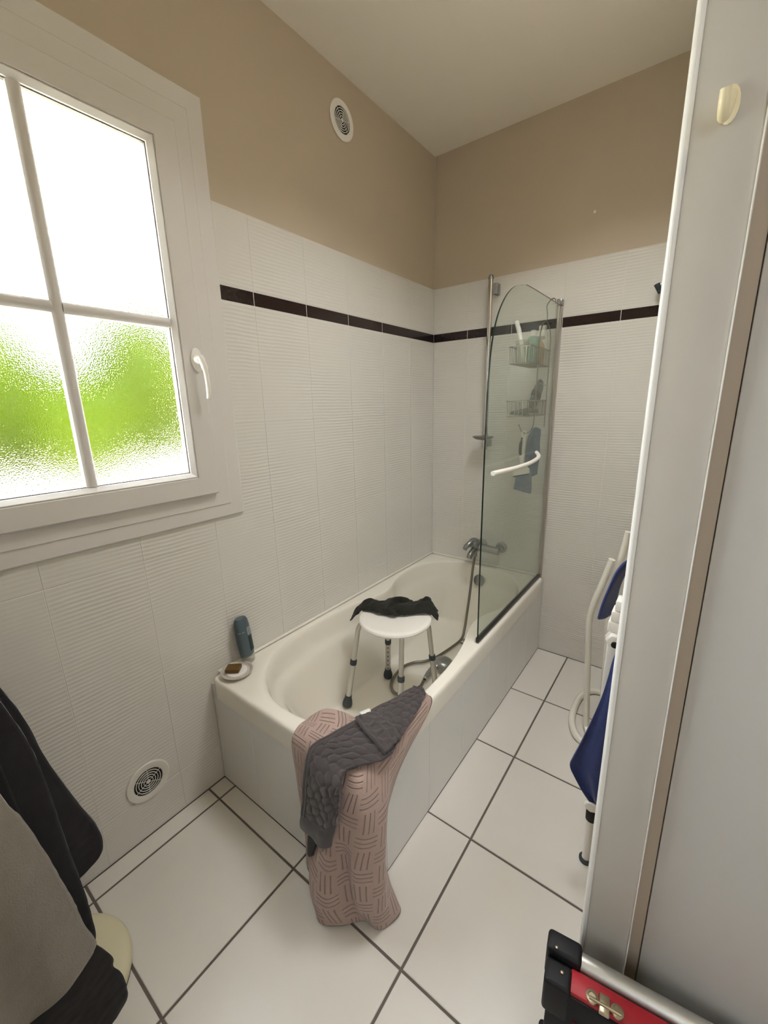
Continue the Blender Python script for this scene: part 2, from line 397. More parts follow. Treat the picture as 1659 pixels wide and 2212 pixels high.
def slab_with_hole(x0, x1, y0, y1, z0, z1, hole):
    bm = bmesh.new(); a, b_, c, d = hole
    box(bm, (x0, y0, z0), (x1, a, z1)); box(bm, (x0, c, z0), (x1, y1, z1))
    if b_ - z0 > 1e-4: box(bm, (x0, a, z0), (x1, c, b_))
    if z1 - d > 1e-4: box(bm, (x0, a, d), (x1, c, z1))
    return bm
wl = struct(obj('wall_left', slab_with_hole(-0.20, -0.0045, YF - 0.1, 0.1, -0.1, H + 0.1, (HY0, HZ0, HY1, HZ1)), M['render'], smooth=False))
# paint layer above the tiles and grout bed behind them
pl_ = obj('paint_coat', slab_with_hole(-0.0045, -0.0015, YF, 0.0, ZT - 0.002, H, (WY0 + .02, ZT - .002, WY1 - .02, WZ1 - .02)), M['paint'], wl, smooth=False)
gb = obj('grout_bed', slab_with_hole(-0.0045, -0.0006, YF, 0.0, 0.0, ZT - 0.002, (WY0 + .02, WZ0 + .02, WY1 - .02, ZT - .002)), M['grout_wall'], wl, smooth=False)
lt = []; yk = [-0.25 * k for k in range(0, 11)] + [YF]
for i in range(len(yk) - 1):
    for k in range(len(J) - 1): lt.append((yk[i + 1], J[k], yk[i], J[k + 1]))
    lt.append((yk[i + 1], B1, yk[i], ZT))
holes = [(WY0 + .012, WZ0 + .012, WY1 - .012, WZ1), (-LEN + 0.0, -1, 1, ZR - 0.015), (-1.852 - .046, .2045 - .046, -1.852 + .046, .2045 + .046)]
lay(wl, 'wall_tile', lt, lambda a, b_, j: (0.0 + j, a, b_), ROT_L, M['wall_tile'], 0.0011, holes, jitter=0.0005)
lb = [(-0.5, B0, 0, B1)] + [(-0.25 * (k + 1), B0, -0.25 * k, B1) for k in range(2, 10)]
lay(wl, 'border_tile', lb, lambda a, b_, j: (0.0004, a, b_), ROT_L, M['band'], 0.0026, [(WY0 + .012, WZ0, WY1 - .012, WZ1)])

wb = struct(obj('wall_back', B((-0.26, 0.0045, -0.1), (XH, 0.2, H + 0.1)), M['render'], smooth=False))
obj('paint_coat', B((0, 0.0015, ZT - 0.002), (XR, 0.0045, H)), M['paint'], wb, smooth=False)
obj('grout_bed', B((0, 0.0006, 0), (XR, 0.0045, ZT - 0.002)), M['grout_wall'], wb, smooth=False)
xk = [0.0] + [0.2146 + 0.25 * k for k in range(5)] + [XR]
bt = []
for i in range(len(xk) - 1):
    for k in range(len(J) - 1): bt.append((xk[i], J[k], xk[i + 1], J[k + 1]))
    bt.append((xk[i], B1, xk[i + 1], ZT))
lay(wb, 'wall_tile', bt, lambda a, b_, j: (a, 0.0 - j, b_), ROT_B, M['wall_tile'], 0.0011, [(-1, -1, W, ZR - 0.015)], jitter=0.0005)
lay(wb, 'border_tile', [(xk[i], B0, xk[i + 1], B1) for i in range(len(xk) - 1)], lambda a, b_, j: (a, -0.0004, b_), ROT_B, M['band'], 0.0026)
obj('wall_plug', lathe(bmesh.new(), [(0.006, 0), (0.006, 0.001), (0.003, 0.002)], 10, (0.815, 0.0015, 2.214), axis_to((0, -1, 0))), M['label'], wb)

fl = struct(obj('floor', B((-0.1, -3.3, -0.12), (3.0, 0.1, -0.0022)), M['grout_floor'], smooth=False))
S = 0.4083; fx = [0.0] + [0.888 + i * S for i in range(-2, 6)]; fy = [0.0] + [-0.4358 - j * S for j in range(0, 8)]
ft = [(fx[i], fy[j + 1], fx[i + 1], fy[j]) for i in range(len(fx) - 1) for j in range(len(fy) - 1)]
lay(fl, 'floor_tile', ft, lambda a, b_, j: (a, b_, 0.0), (0, 0, 0), M['floor_tile'], 0.0068, [(-1, -LEN, W, 1)], bev=0.0015)
ce = struct(obj('ceiling', B((-0.26, -3.3, H), (3.0, 0.2, H + 0.12)), M['ceiling'], smooth=False))
struct(obj('wall_front', B((-0.26, YF - 0.12, -0.1), (XR, YF, H)), M['paint'], smooth=False))
bm = bmesh.new(); box(bm, (XR, YD1 + 0.012, -0.1), (XH, 0.1, H)); box(bm, (XR, -3.3, -0.1), (XH, YD0, H)); box(bm, (XR, YD0, 2.10), (XH, YD1 + 0.012, H))
struct(obj('wall_right', bm, M['paint'], smooth=False))
bm = bmesh.new(); box(bm, (3.0, -3.3, -0.1), (3.1, 0.2, H)); box(bm, (XH, -3.4, -0.1), (3.0, -3.3, H)); box(bm, (XH, -1.05, -0.1), (3.0, -0.95, H))
struct(obj('wall_hall', bm, M['hall_paint'], smooth=False))

# ---------------------------------------------------------------- door frame and open door (slightly out of plumb)
def lean(bm):
    for v in bm.verts: v.co.x -= (v.co.z - 1.4) * 0.0062
    return bm
fr = struct(thing('trim_1', 'white painted door frame', 'frame')); del fr['category']; del fr['label']
bm = B((1.2475, YD1, 0.0), (1.259, YD1 + 0.07, 2.2), 0.0055, 4); child('architrave', lean(bm), M['lit_edge_white'], fr)  # window light on this edge is put into its whiter colour
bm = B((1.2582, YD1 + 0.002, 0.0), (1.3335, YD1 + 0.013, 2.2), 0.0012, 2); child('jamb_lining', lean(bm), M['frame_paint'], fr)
bm = B((1.3325, YD1 - 0.0015, 0.0), (1.3345, YD1 + 0.010, 2.2), 0.0008, 2); child('lit_edge_strip', lean(bm), M['lit_edge_white'], fr)  # white strip added as the highlight along the lining's edge
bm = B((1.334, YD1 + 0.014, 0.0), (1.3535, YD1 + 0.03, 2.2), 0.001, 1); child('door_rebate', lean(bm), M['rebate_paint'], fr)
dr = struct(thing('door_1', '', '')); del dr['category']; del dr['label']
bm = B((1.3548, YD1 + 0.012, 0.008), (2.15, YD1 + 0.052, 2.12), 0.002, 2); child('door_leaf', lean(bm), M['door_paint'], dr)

hk = thing('wall_hook', 'cream plastic hook high on the white door frame', 'hook', (1.294, YD1, 1.74))
child('backplate', lathe(bmesh.new(), [(0.012, 0.0), (0.012, 0.003), (0.009, 0.004)], 16, (1.294, YD1 + 0.001, 1.748), axis_to((0, -1, 0)), 0.8, 1.7), M['hook_cream'], hk)
child('prong', T([(1.294, YD1 - 0.003, 1.758), (1.292, YD1 - 0.014, 1.738), (1.290, YD1 - 0.026, 1.726), (1.289, YD1 - 0.036, 1.732), (1.289, YD1 - 0.040, 1.748)], [0.006] * 17, 10, 4), M['hook_cream'], hk)

# ---------------------------------------------------------------- window
wn = struct(thing('window_1', '', '')); del wn['category']; del wn['label']
def ring_frame(bm, x0, x1, o, i, bev=0.0):
    """mitred frame between the outer rectangle o and the inner rectangle i (y0, z0, y1, z1), from depth x0 to x1; bev chamfers the inner front edge"""
    def loop(r_, x): return [bm.verts.new((x, r_[0], r_[1])), bm.verts.new((x, r_[2], r_[1])), bm.verts.new((x, r_[2], r_[3])), bm.verts.new((x, r_[0], r_[3]))]
    g = lambda r_, d: (r_[0] - d, r_[1] - d, r_[2] + d, r_[3] + d)
    e = 0.003
    L_ = [loop(i, x0), loop(i, x1 - bev), loop(g(i, bev), x1), loop(g(o, -e), x1), loop(o, x1 - e), loop(o, x0)] if bev else [loop(i, x0), loop(i, x1), loop(g(o, -e), x1), loop(o, x1 - e), loop(o, x0)]
    for a, b_ in zip(L_, L_[1:] + L_[:1]):
        for k in range(4): bm.faces.new((a[k], a[(k + 1) % 4], b_[(k + 1) % 4], b_[k]))
    return bm
GL = (-2.124, 1.203, -1.575, 2.100)
child('outer_trim', ring_frame(bmesh.new(), -0.0, 0.012, (WY0, WZ0, WY1, WZ1), (-2.262, 1.079, -1.440, 2.232), 0.004), M['pvc'], wn, angle=25)
child('fixed_frame', ring_frame(bmesh.new(), -0.07, 0.016, (-2.266, 1.075, -1.436, 2.236), (-2.19, 1.14, -1.51, 2.16)), M['pvc'], wn, angle=25)
SO = (-2.205, 1.124, -1.490, 2.178); SI = (-2.142, 1.185, -1.557, 2.118)
child('sash', ring_frame(bmesh.new(), -0.03, 0.036, SO, SI, 0.002), M['pvc'], wn, angle=25)
child('glazing_bead', ring_frame(bmesh.new(), -0.01, 0.034, (SI[0] - .001, SI[1] - .001, SI[2] + .001, SI[3] + .001), (-2.126, 1.201, -1.573, 2.102), 0.012), M['pvc'], wn, angle=25)
child('glass_gasket', ring_frame(bmesh.new(), 0.004, 0.0155, (-2.127, 1.200, -1.572, 2.103), (-2.1235, 1.2035, -1.5755, 2.0995)), M['gasket'], wn, angle=25)
my, mz, mw = -1.8495, 1.650, 0.0138
bm = bmesh.new(); prof = [(-0.006, -mw), (0.016, -mw), (0.023, -mw * .55), (0.0245, 0), (0.023, mw * .55), (0.016, mw), (-0.006, mw)]
def bar(bm, axis, lo, hi, c):
    A = [bm.verts.new((p, c + q, lo) if axis == 'z' else (p, lo, c + q)) for p, q in prof]; Bv = [bm.verts.new((p, c + q, hi) if axis == 'z' else (p, hi, c + q)) for p, q in prof]
    for k in range(len(prof)): bm.faces.new((A[k], A[(k + 1) % len(prof)], Bv[(k + 1) % len(prof)], Bv[k]))
    bm.faces.new(A[::-1]); bm.faces.new(Bv); return bm
child('glazing_bar', bar(bmesh.new(), 'z', 1.202, 2.101, my), M['pvc'], wn)
child('glazing_bar', bar(bmesh.new(), 'y', -2.125, my - mw * .8, mz), M['pvc'], wn)
child('glazing_bar', bar(bmesh.new(), 'y', my + mw * .8, -1.574, mz), M['pvc'], wn)
for (a, c) in ((-2.125, my - .006), (my + .006, -1.574)):
    for (b_, d) in ((1.202, mz - .006), (mz + .006, 2.101)):
        child('frosted_pane', B((0.002, a, b_), (0.006, c, d)), M['frosted'], wn, smooth=False)
hn = child('window_handle', lathe(bmesh.new(), [(0.0155, 0), (0.0155, 0.007), (0.012, 0.010)], 20, (0.036, -1.516, 1.548), axis_to((1, 0, 0)), 1.15, 2.3), M['white_plastic'], wn)
hc = T([(0.044, -1.516, 1.548), (0.066, -1.516, 1.548)], [0.0145, 0.0135], 14)
hl = obj('handle_neck', hc, M['white_plastic'], hn)
obj('handle_lever', T([(0.064, -1.519, 1.556), (0.070, -1.515, 1.540), (0.074, -1.511, 1.515), (0.075, -1.509, 1.47), (0.071, -1.508, 1.44), (0.066, -1.508, 1.432)], [0.011] * 4 + [0.010] * 4 + [0.0075] * 8 + [0.007] * 4 + [0.004], 10, 4), M['white_plastic'], hn)

# ---------------------------------------------------------------- outside
struct(obj('ground', B((-60, -50, -0.4), (-0.26, 60, -0.15)), M['ground'], smooth=False))
def bush(cx, cy, rx, ry, h, seed, label):
    bm = bmesh.new(); bmesh.ops.create_icosphere(bm, subdivisions=5, radius=1.0)
    for v in bm.verts:
        d = v.co.normalized(); n_ = noise.fractal(d * 2.2 + Vector((seed, 0, 0)), 1.0, 2.0, 5)
        v.co = Vector((cx + d.x * rx * (1 + .16 * n_), cy + d.y * ry * (1 + .16 * n_), h * 0.45 + d.z * h * 0.55 * (1 + .14 * n_) - 0.15))
    return tag(obj('garden_bush', bm, M['leaf']), label, 'bush', None)
bush(-13.5, 4.6, 2.2, 2.0, 4.9, 1.3, 'tall rounded green bush seen blurred through the right half of the frosted window')
bush(-10.2, 1.45, 0.8, 0.9, 2.35, 4.1, 'low green bush blurred behind the vertical glazing bar of the window')
bush(-13.5, 0.2, 2.2, 1.8, 4.2, 7.7, 'broad green bush blurred behind the left panes of the window')
bm = B((-18.4, -9.0, -0.15), (-17.2, 7.5, 3.1), 0.35, 3)
bmesh.ops.subdivide_edges(bm, edges=bm.edges[:], cuts=4, use_grid_fill=True)
for v in bm.verts: v.co += Vector((0, .1, .22)) * noise.noise(v.co * .9)
tag(obj('garden_hedge', bm, M['leaf']), 'long clipped green hedge far behind the garden bushes, blurred by the frosted window', 'hedge')

# ---------------------------------------------------------------- air vents
def vent(cy, cz, label, rot, mat):
    v = thing('air_vent', label, 'vent', (0.0, cy, cz), 0, 'round white wall vents')
    A = axis_to((1, 0, 0)); c = (0.0, cy, cz)
    child('vent_flange', lathe(bmesh.new(), [(0.0455, 0.0005), (0.0455, 0.005), (0.048, 0.0065), (0.066, 0.005), (0.069, 0.002), (0.069, 0.0005)], 48, c, A, cap=False), mat, v)
    child('vent_duct', lathe(bmesh.new(), [(0.047, 0.0004), (0.001, 0.0005)], 32, c, A, cap=False), M['dark'], v)
    for r_ in (0.0385, 0.0305, 0.0225, 0.0145):
        child('grille_ring', lathe(bmesh.new(), [(r_ - .0010, .002), (r_ - .0010, .0045), (r_ + .0010, .0045), (r_ + .0010, .002)], 40, c, A, cap=False), mat, v)
    child('grille_hub', lathe(bmesh.new(), [(0.0065, .002), (0.0065, .005), (0.003, .0055)], 16, c, A), mat, v)
    for k in range(3):
        a = rot + k * math.pi / 3; d = Vector((0, math.cos(a), math.sin(a)))
        child('grille_spoke', T([Vector(c) + Vector((.0034, 0, 0)) + d * s for s in (-.0458, .0458)], 0.0009, 4), mat, v)
    return v
vent(-1.852, 0.2045, 'round white vent low on the tiled wall near the floor', 0.5, M['vent_plastic'])
vent(-0.745, 2.511, 'round white vent high on the taupe wall below the ceiling', 0.2, M['white_plastic'])

# ---------------------------------------------------------------- bathtub
tb = thing('bathtub', 'white fitted bathtub with tiled panels in the corner', 'bathtub', (0.36, -0.8, 0.0))
half = [(0, -.055), (.12, -.060), (.215, -.10), (.285, -.185), (.318, -.29), (.322, -.40), (.302, -.50), (.268, -.59), (.255, -.66), (.264, -.74), (.295, -.86), (.315, -.98), (.322, -1.12), (.315, -1.25), (.28, -1.375), (.21, -1.47), (.11, -1.532)]
hb = [(.20, -.17), (.20, -.17)]
top = [Vector((.36 + a, b_, 0)) for a, b_ in half] + [Vector((.36, -1.548, 0))] + [Vector((.36 - a, b_, 0)) for a, b_ in half[:0:-1]]
top = crom(top, 4, True); n = len(top)
bot = []
for p in top:
    # floor of the tub: a rounded, straight-sided outline
    y = p.y; t_ = (y + 0.8) / 0.75
    bx = 0.205 + 0.02 * t_
    sx_ = (p.x - .36) / max(0.12, abs(p.x - .36)) if abs(p.x - .36) > .12 else (p.x - .36) / .12
    yy = -0.15 if y > -0.15 else y
    yy = max(-1.27, min(-0.14, -0.72 + (y + 0.8) * 0.80))
    bot.append(Vector((.36 + max(-1, min(1, sx_)) * bx, yy, 0)))
for _ in range(6): bot = [(bot[i - 1] + bot[i] * 2 + bot[(i + 1) % n]) / 4 for i in range(n)]
bm = bmesh.new(); rings = []
x0, x1, y0, y1 = 0.0025, W + 0.003, -LEN - 0.003, -0.0025
cen = Vector((.36, -.80, 0))
def rect_hit(p):
    d = p - cen; ts = []
    if abs(d.x) > 1e-6: ts.append(((x1 if d.x > 0 else x0) - cen.x) / d.x)
    if abs(d.y) > 1e-6: ts.append(((y1 if d.y > 0 else y0) - cen.y) / d.y)
    return cen + d * min(t for t in ts if t > 0)
outer = [rect_hit(p) for p in top]
for c in ((x0, y0), (x1, y0), (x1, y1), (x0, y1)):
    k = min(range(n), key=lambda i: (outer[i] - Vector((c[0], c[1], 0))).length); outer[k] = Vector((c[0], c[1], 0)) if c != (x1, y0) else Vector((x1 - .012, y0 + .012, 0))
def inset(p, d): return Vector((min(max(p.x, x0 + d), x1 - d), min(max(p.y, y0 + d), y1 - d), 0))
def addring(pts, z): rings.append([bm.verts.new((p.x, p.y, z)) for p in pts])
addring(outer, ZR - 0.075); addring(outer, ZR - 0.016)
addring([inset(p, .0015) for p in outer], ZR - 0.008); addring([inset(p, .006) for p in outer], ZR - 0.001); addring([inset(p, .014) for p in outer], ZR + 0.002)
for s, z in ((-.06, ZR + .002), (-.015, ZR + .001), (.02, ZR - .004), (.045, ZR - .012), (.075, ZR - .034), (.11, ZR - .070), (.16, ZR - .094), (.25, ZR - .110), (.34, ZR - .128), (.42, ZR - .170), (.54, ZR - .235), (.74, ZR - .305), (.90, ZR - .348), (.97, ZR - .364), (1.06, ZR - .372), (1.2, ZR - .376)):
    if s <= 1.0: pts = [a.lerp(b_, s) for a, b_ in zip(top, bot)]
    else: pts = [b_.lerp(Vector((.36, -.72, 0)), (s - 1.0) * 1.1) for b_ in bot]
    addring(pts, z)
for a, b_ in zip(rings, rings[1:]):
    for k in range(n): bm.faces.new((a[k], a[(k + 1) % n], b_[(k + 1) % n], b_[k]))
cv = bm.verts.new((.36, -.72, ZR - .378))
for k in range(n): bm.faces.new((rings[-1][k], rings[-1][(k + 1) % n], cv))
basin = child('basin', bm, M['enamel'], tb, angle=60)
md = basin.modifiers.new('round', 'SUBSURF'); md.levels = 1; md.render_levels = 1
TF = ZR - .376
bm = bmesh.new(); box(bm, (0.0045, -LEN + 0.0065, 0), (W - 0.0065, -LEN + 0.02, ZR - 0.02)); box(bm, (W - 0.02, -LEN + 0.02, 0), (W - .0065, -0.003, ZR - 0.02))
child('apron_backing', bm, M['grout_wall'], tb, smooth=False)
ap = []
ys = [-LEN, -1.496, -1.246, -0.996, -0.746, -0.496, -0.246, -0.003]
def aplay(rects, place, rot):
    for (a, b_, c, d) in rects:
        o = bpy.data.objects.new('apron_tile', tile_mesh('apron_tile', c - a - .0015, d - b_ - .0015, M['apron'], 0.001)); COL.objects.link(o)
        o.location = Vector(place((a + c) / 2, (b_ + d) / 2)) - Vector(tb.location); o.rotation_euler = rot; o.parent = tb
aplay([(ys[i], .002, ys[i + 1], ZR - .022) for i in range(len(ys) - 1)], lambda a, b_: (W, a, b_), ROT_L)
xs_ = [0.004, 0.224, 0.474, W - .0005]
aplay([(xs_[i], .002, xs_[i + 1], ZR - .022) for i in range(3)], lambda a, b_: (a, -LEN, b_), ROT_B)
child('sealant_bead', B((.0009, -LEN + .03, ZR - .002), (.0085, -.004, ZR + .0095), .003, 2), M['sealant'], tb)
child('sealant_bead', B((.009, -.0085, ZR - .002), (W - .036, -.0009, ZR + .0095), .003, 2), M['sealant'], tb)
child('overflow_cover', lathe(bmesh.new(), [(0.034, 0), (0.034, 0.008), (0.03, 0.014), (0.012, 0.017)], 28, (0.375, -0.077, 0.372), axis_to((0, -1, 0.25))), M['dull_chrome'], tb, 'chrome overflow cover')
child('drain', lathe(bmesh.new(), [(0.032, 0), (0.032, 0.003), (0.026, 0.004), (0.022, 0.001)], 28, (0.40, -0.30, TF + .004)), M['chrome'], tb)

# ---------------------------------------------------------------- shower screen
ss = thing('shower_screen', 'green tinted glass shower screen with rounded corner on the bathtub edge', 'shower screen', (0.703, -0.02, ZR))
oy = [(-.022, .472), (-.832, .472), (-.836, .80), (-.836, 1.30), (-.83, 1.47), (-.812, 1.60), (-.775, 1.69), (-.72, 1.755), (-.66, 1.797), (-.60, 1.822), (-.53, 1.837), (-.45, 1.845), (-.022, 1.849)]
oyS = [oy[0], oy[1]] + [(p.x, p.y) for p in crom([(a, b_, 0) for a, b_ in oy[1:]], 4)][1:]
bm = bmesh.new(); a = [bm.verts.new((0.7005, y, z)) for y, z in oyS]; b_ = [bm.verts.new((0.7065, y, z)) for y, z in oyS]
bm.faces.new(a); bm.faces.new(b_[::-1])
for k in range(len(a)):
    f = bm.faces.new((a[k], a[(k + 1) % len(a)], b_[(k + 1) % len(a)], b_[k])); f.material_index = 1
child('glass_pane', bm, [M['screen_glass'], M['glass_edge']], ss, smooth=False)
bm = bmesh.new(); box(bm, (0.693, -0.022, .456), (0.714, -0.0015, 1.845), .002, 1); box(bm, (0.698, -0.036, .470), (0.709, -0.022, 1.845), .002, 1)
child('wall_profile', bm, M['profile'], ss)
child('profile_cap', B((0.6915, -0.038, 1.845), (0.7155, -0.0015, 1.873), .003, 2), M['dull_chrome'], ss)
child('bottom_seal', B((0.6965, -0.838, .4535), (0.7105, -0.004, .475), .003, 2), M['black_seal'], ss)
tr_ = child('towel_bar', T([(.709, -.245, 1.170), (.724, -.268, 1.164), (.740, -.31, 1.158), (.751, -.39, 1.153), (.756, -.52, 1.150), (.756, -.66, 1.152), (.750, -.80, 1.156), (.747, -.858, 1.158)], 0.0088, 12, 5), M['white_plastic'], ss, 'white curved bar')

# ---------------------------------------------------------------- shower rail, soap tray, mixer, hose
sr = thing('shower_rail', 'vertical chrome shower rail on the back wall', 'shower rail', (.364, -.05, 1.58))
child('rail_tube', T([(.366, -.05, 1.15), (.362, -.05, 2.02)], 0.0125, 16), M['chrome'], sr)
bm = B((.372, -.045, 1.942), (.396, -0.001, 1.995), .004, 2); child('upper_bracket', bm, M['dull_chrome'], sr)
child('rail_cap', lathe(bmesh.new(), [(.0135, 0), (.0135, .012), (.010, .02), (.004, .023)], 16, (.362, -.05, 2.012)), M['dull_chrome'], sr)
bm = B((.358, -.055, 1.165), (.385, -0.001, 1.205), .005, 2); child('lower_bracket', bm, M['dull_chrome'], sr)
bm = lathe(bmesh.new(), [(0.02, -.016), (.042, -.012), (.057, -.002), (.06, .004), (.056, .005), (.04, -.004), (.01, -.008)], 32, (.366, -.085, 1.222), None, 1.0, 0.72)
child('soap_tray', bm, M['tray'], sr, 'grey translucent soap tray')
child('tray_clip', B((.350, -.062, 1.205), (.382, -.036, 1.232), .004, 2), M['dull_chrome'], sr)

mx_ = thing('bath_mixer', 'dull chrome bath mixer on the tiled back wall above the bathtub', 'tap', (.38, -.07, .575))
child('body', T([(.335, -.075, .580), (.485, -.075, .575)], [.0225, .0225], 18), M['dull_chrome'], mx_)
for x in (.352, .474):
    child('wall_rosette', lathe(bmesh.new(), [(.033, 0), (.033, .006), (.02, .014), (.017, .06)], 24, (x, -0.001, .578), axis_to((0, -1, 0))), M['dull_chrome'], mx_)
child('lever_hub', lathe(bmesh.new(), [(.030, 0), (.034, .012), (.033, .032), (.024, .044)], 22, (.342, -.078, .585), axis_to((-.25, -.6, 1))), M['dull_chrome'], mx_)
child('lever', T([(.338, -.10, .612), (.328, -.125, .610), (.314, -.145, .592), (.308, -.152, .575)], [.016, .017, .015, .012], 12), M['dull_chrome'], mx_)
child('spout', T([(.35, -.08, .570), (.345, -.12, .562), (.342, -.15, .545), (.342, -.155, .53)], [.017] * 9 + [.015] * 4, 14, 4), M['dull_chrome'], mx_)
child('hose_outlet', lathe(bmesh.new(), [(.013, 0), (.013, .03), (.015, .031), (.015, .045)], 14, (.345, -.085, .522)), M['dull_chrome'], mx_)

hp = [(.345, -.085, .53), (.339, -.09, .464), (.341, -.115, .37), (.348, -.15, .28), (.359, -.20, .20), (.371, -.25, .13), (.383, -.31, .098), (.374, -.396, .090), (.349, -.533, .0885), (.318, -.605, .0885), (.275, -.65, .0885), (.25, -.714, .0885), (.259, -.80, .0885), (.285, -.865, .0885), (.33, -.90, .0885), (.385, -.885, .0885), (.408, -.84, .0885), (.406, -.79, .090), (.402, -.755, .098)]
hose = tag(obj('shower_hose', T(hp, 0.0075, 10, 8), M['hose']), 'grey metal shower hose hanging from the mixer and looped in the tub', 'hose')
hs = thing('hand_shower', 'chrome hand shower lying on the bottom of the bathtub', 'hand shower', (.40, -.68, .09))
child('hose_nut', T([(.402, -.750, .098), (.4, -.735, .099)], [.011, .012], 12), M['chrome'], hs)
child('grip', T([(.4, -.735, .099), (.397, -.70, .101), (.396, -.665, .104), (.402, -.64, .109)], [.0125, .0155, .0165, .014], 14), M['dull_chrome'], hs)
child('spray_head', lathe(bmesh.new(), [(.020, .022), (.042, .014), (.052, .002), (.052, -.008), (.046, -.012), (.002, -.012)][::-1], 28, (.425, -.59, .112), axis_to((.15, .1, .8))), M['dull_chrome'], hs)
child('spray_neck', T([(.402, -.645, .108), (.412, -.62, .116), (.42, -.60, .122)], [.014, .014, .012], 12), M['dull_chrome'], hs)

# ---------------------------------------------------------------- hanging caddy with its things
XC = .690
cy_ = thing('shower_caddy', 'two tier chrome wire caddy hooked over the glass screen', 'caddy', (XC, -.17, 1.60))
bm = T([(.712, -.125, 1.835), (.712, -.128, 1.850), (.7035, -.135, 1.857), (.694, -.15, 1.846), (XC, -.18, 1.820), (XC, -.165, 1.795), (XC, -.160, 1.755)], .0028, 6, 5)
child('hook', bm, M['steel_wire'], cy_)
bm = T([(XC, -.255, 1.30), (XC, -.25, 1.40), (XC, -.25, 1.66), (XC, -.235, 1.72), (XC, -.20, 1.750), (XC, -.16, 1.757), (XC, -.12, 1.742), (XC, -.09, 1.70), (XC, -.085, 1.64), (XC, -.085, 1.40), (XC, -.085, 1.28)], .0029, 6, 5)
child('frame_wire', bm, M['steel_wire'], cy_)
child('cross_wire', T([(XC, -.25, 1.492), (XC, -.085, 1.478)], .002, 6), M['steel_wire'], cy_)
child('bottom_hook', T([(XC, -.255, 1.30), (.672, -.235, 1.272), (.650, -.215, 1.258), (.634, -.21, 1.257), (.618, -.21, 1.268), (.606, -.21, 1.293)], .0028, 6, 5), M['steel_wire'], cy_)
child('hook_tip', lathe(bmesh.new(), [(.001, -.005), (.004, -.003), (.005, 0), (.004, .003), (.001, .005)], 10, (.606, -.21, 1.294)), M['dull_chrome'], cy_)
def basket(z1, z0, lab):
    a0, a1, b0, b1 = .596, XC - .001, -.36, -.07
    k = child('basket_rim', T([(a0, b0, z1), (a1, b0, z1), (a1, b1, z1), (a0, b1, z1)], .0034, 6, 0, True), M['steel_wire'], cy_, lab)
    bm = bmesh.new(); e = .004
    tube(bm, [(a0 + e, b0 + e, z0), (a1, b0 + e, z0), (a1, b1 - e, z0), (a0 + e, b1 - e, z0)], .0028, 6, True)
    for i in range(13):
        y = b0 + e + (b1 - b0 - 2 * e) * i / 12
        tube(bm, [(a0, y, z1), (a0 + e, y, z0), (a1, y, z0), (a1, y, z1)], .0018, 4)
    for i in range(1, 5):
        x = a0 + (a1 - a0) * i / 5
        tube(bm, [(x, b0, z1), (x, b0 + e, z0), (x, b1 - e, z0), (x, b1, z1)], .0018, 4)
    g = obj('basket_grid', bm.copy() if False else (bm.transform(cy_.matrix_basis.inverted()) or bm), M['steel_wire'], k)
    return k
basket(1.640, 1.568, 'upper wire basket'); basket(1.408, 1.340, 'lower wire basket')
tp = thing('toothbrush_cup', 'pale translucent cup in the left of the upper wire basket', 'cup', (.622, -.30, 1.571))
child('cup_wall', lathe(bmesh.new(), [(.024, 0), (.030, .10), (.0285, .10), (.0225, .003)], 20, (.628, -.29, 1.571)), M['clear_plastic'], tp)
bt_ = thing('back_brush', 'white brush handle sticking up from the upper wire basket', 'brush', (.61, -.26, 1.6))
child('brush_handle', T([(.640, -.29, 1.576), (.622, -.287, 1.66), (.594, -.252, 1.722), (.572, -.225, 1.762)], [.008, .0095, .011, .010], 10), M['white_plastic'], bt_)
b1_ = thing('shampoo_bottle', 'pale teal bottle standing in the upper wire basket', 'bottle', (.652, -.215, 1.571))
child('body', lathe(bmesh.new(), [(.02, 0), (.025, .004), (.026, .10), (.022, .118), (.012, .124)], 22, (.650, -.215, 1.571), None, 1.0, 1.1), M['teal'], b1_)
child('cap', lathe(bmesh.new(), [(.014, 0), (.014, .022), (.011, .025)], 16, (.650, -.215, 1.694)), M['white_plastic'], b1_)
b2_ = thing('pump_bottle', 'peach coloured bottle with grey cap in the upper wire basket', 'bottle', (.66, -.145, 1.571))
child('body', lathe(bmesh.new(), [(.018, 0), (.023, .004), (.023, .085), (.016, .10), (.009, .104)], 22, (.660, -.150, 1.571)), M['peach'], b2_)
child('cap', lathe(bmesh.new(), [(.010, 0), (.010, .012), (.022, .014), (.022, .024)], 16, (.660, -.150, 1.674)), M['dish'], b2_)
b3_ = thing('lotion_bottle', 'white bottle at the right end of the upper wire basket', 'bottle', (.66, -.10, 1.571))
child('body', lathe(bmesh.new(), [(.016, 0), (.019, .004), (.019, .15), (.014, .162)], 20, (.655, -.100, 1.571), None, 1.3, .9), M['white_plastic'], b3_)
child('flip_lid', B((.640, -.112, 1.733), (.672, -.088, 1.753), .003, 2), M['white_plastic'], b3_)
sp = thing('bath_mitt', 'grey green oval scrubbing sponge leaning in the lower wire basket', 'sponge', (.655, -.14, 1.345))
bm = lathe(bmesh.new(), [(.004, -.078), (.030, -.066), (.043, -.03), (.046, .01), (.040, .05), (.026, .072), (.004, .080)], 24, (.655, -.135, 1.432), Matrix.Rotation(R(-22), 3, 'X') @ Matrix.Rotation(R(10), 3, 'Y'), .36, 1.0)
child('sponge_body', bm, M['bath_sponge'], sp)
child('sponge_band', lathe(bmesh.new(), [(.044, -.012), (.0475, -.010), (.0475, .012), (.044, .014)], 24, (.655, -.135, 1.432), Matrix.Rotation(R(-22), 3, 'X') @ Matrix.Rotation(R(10), 3, 'Y'), .38, 1.02, cap=False), M['rubber'], sp)
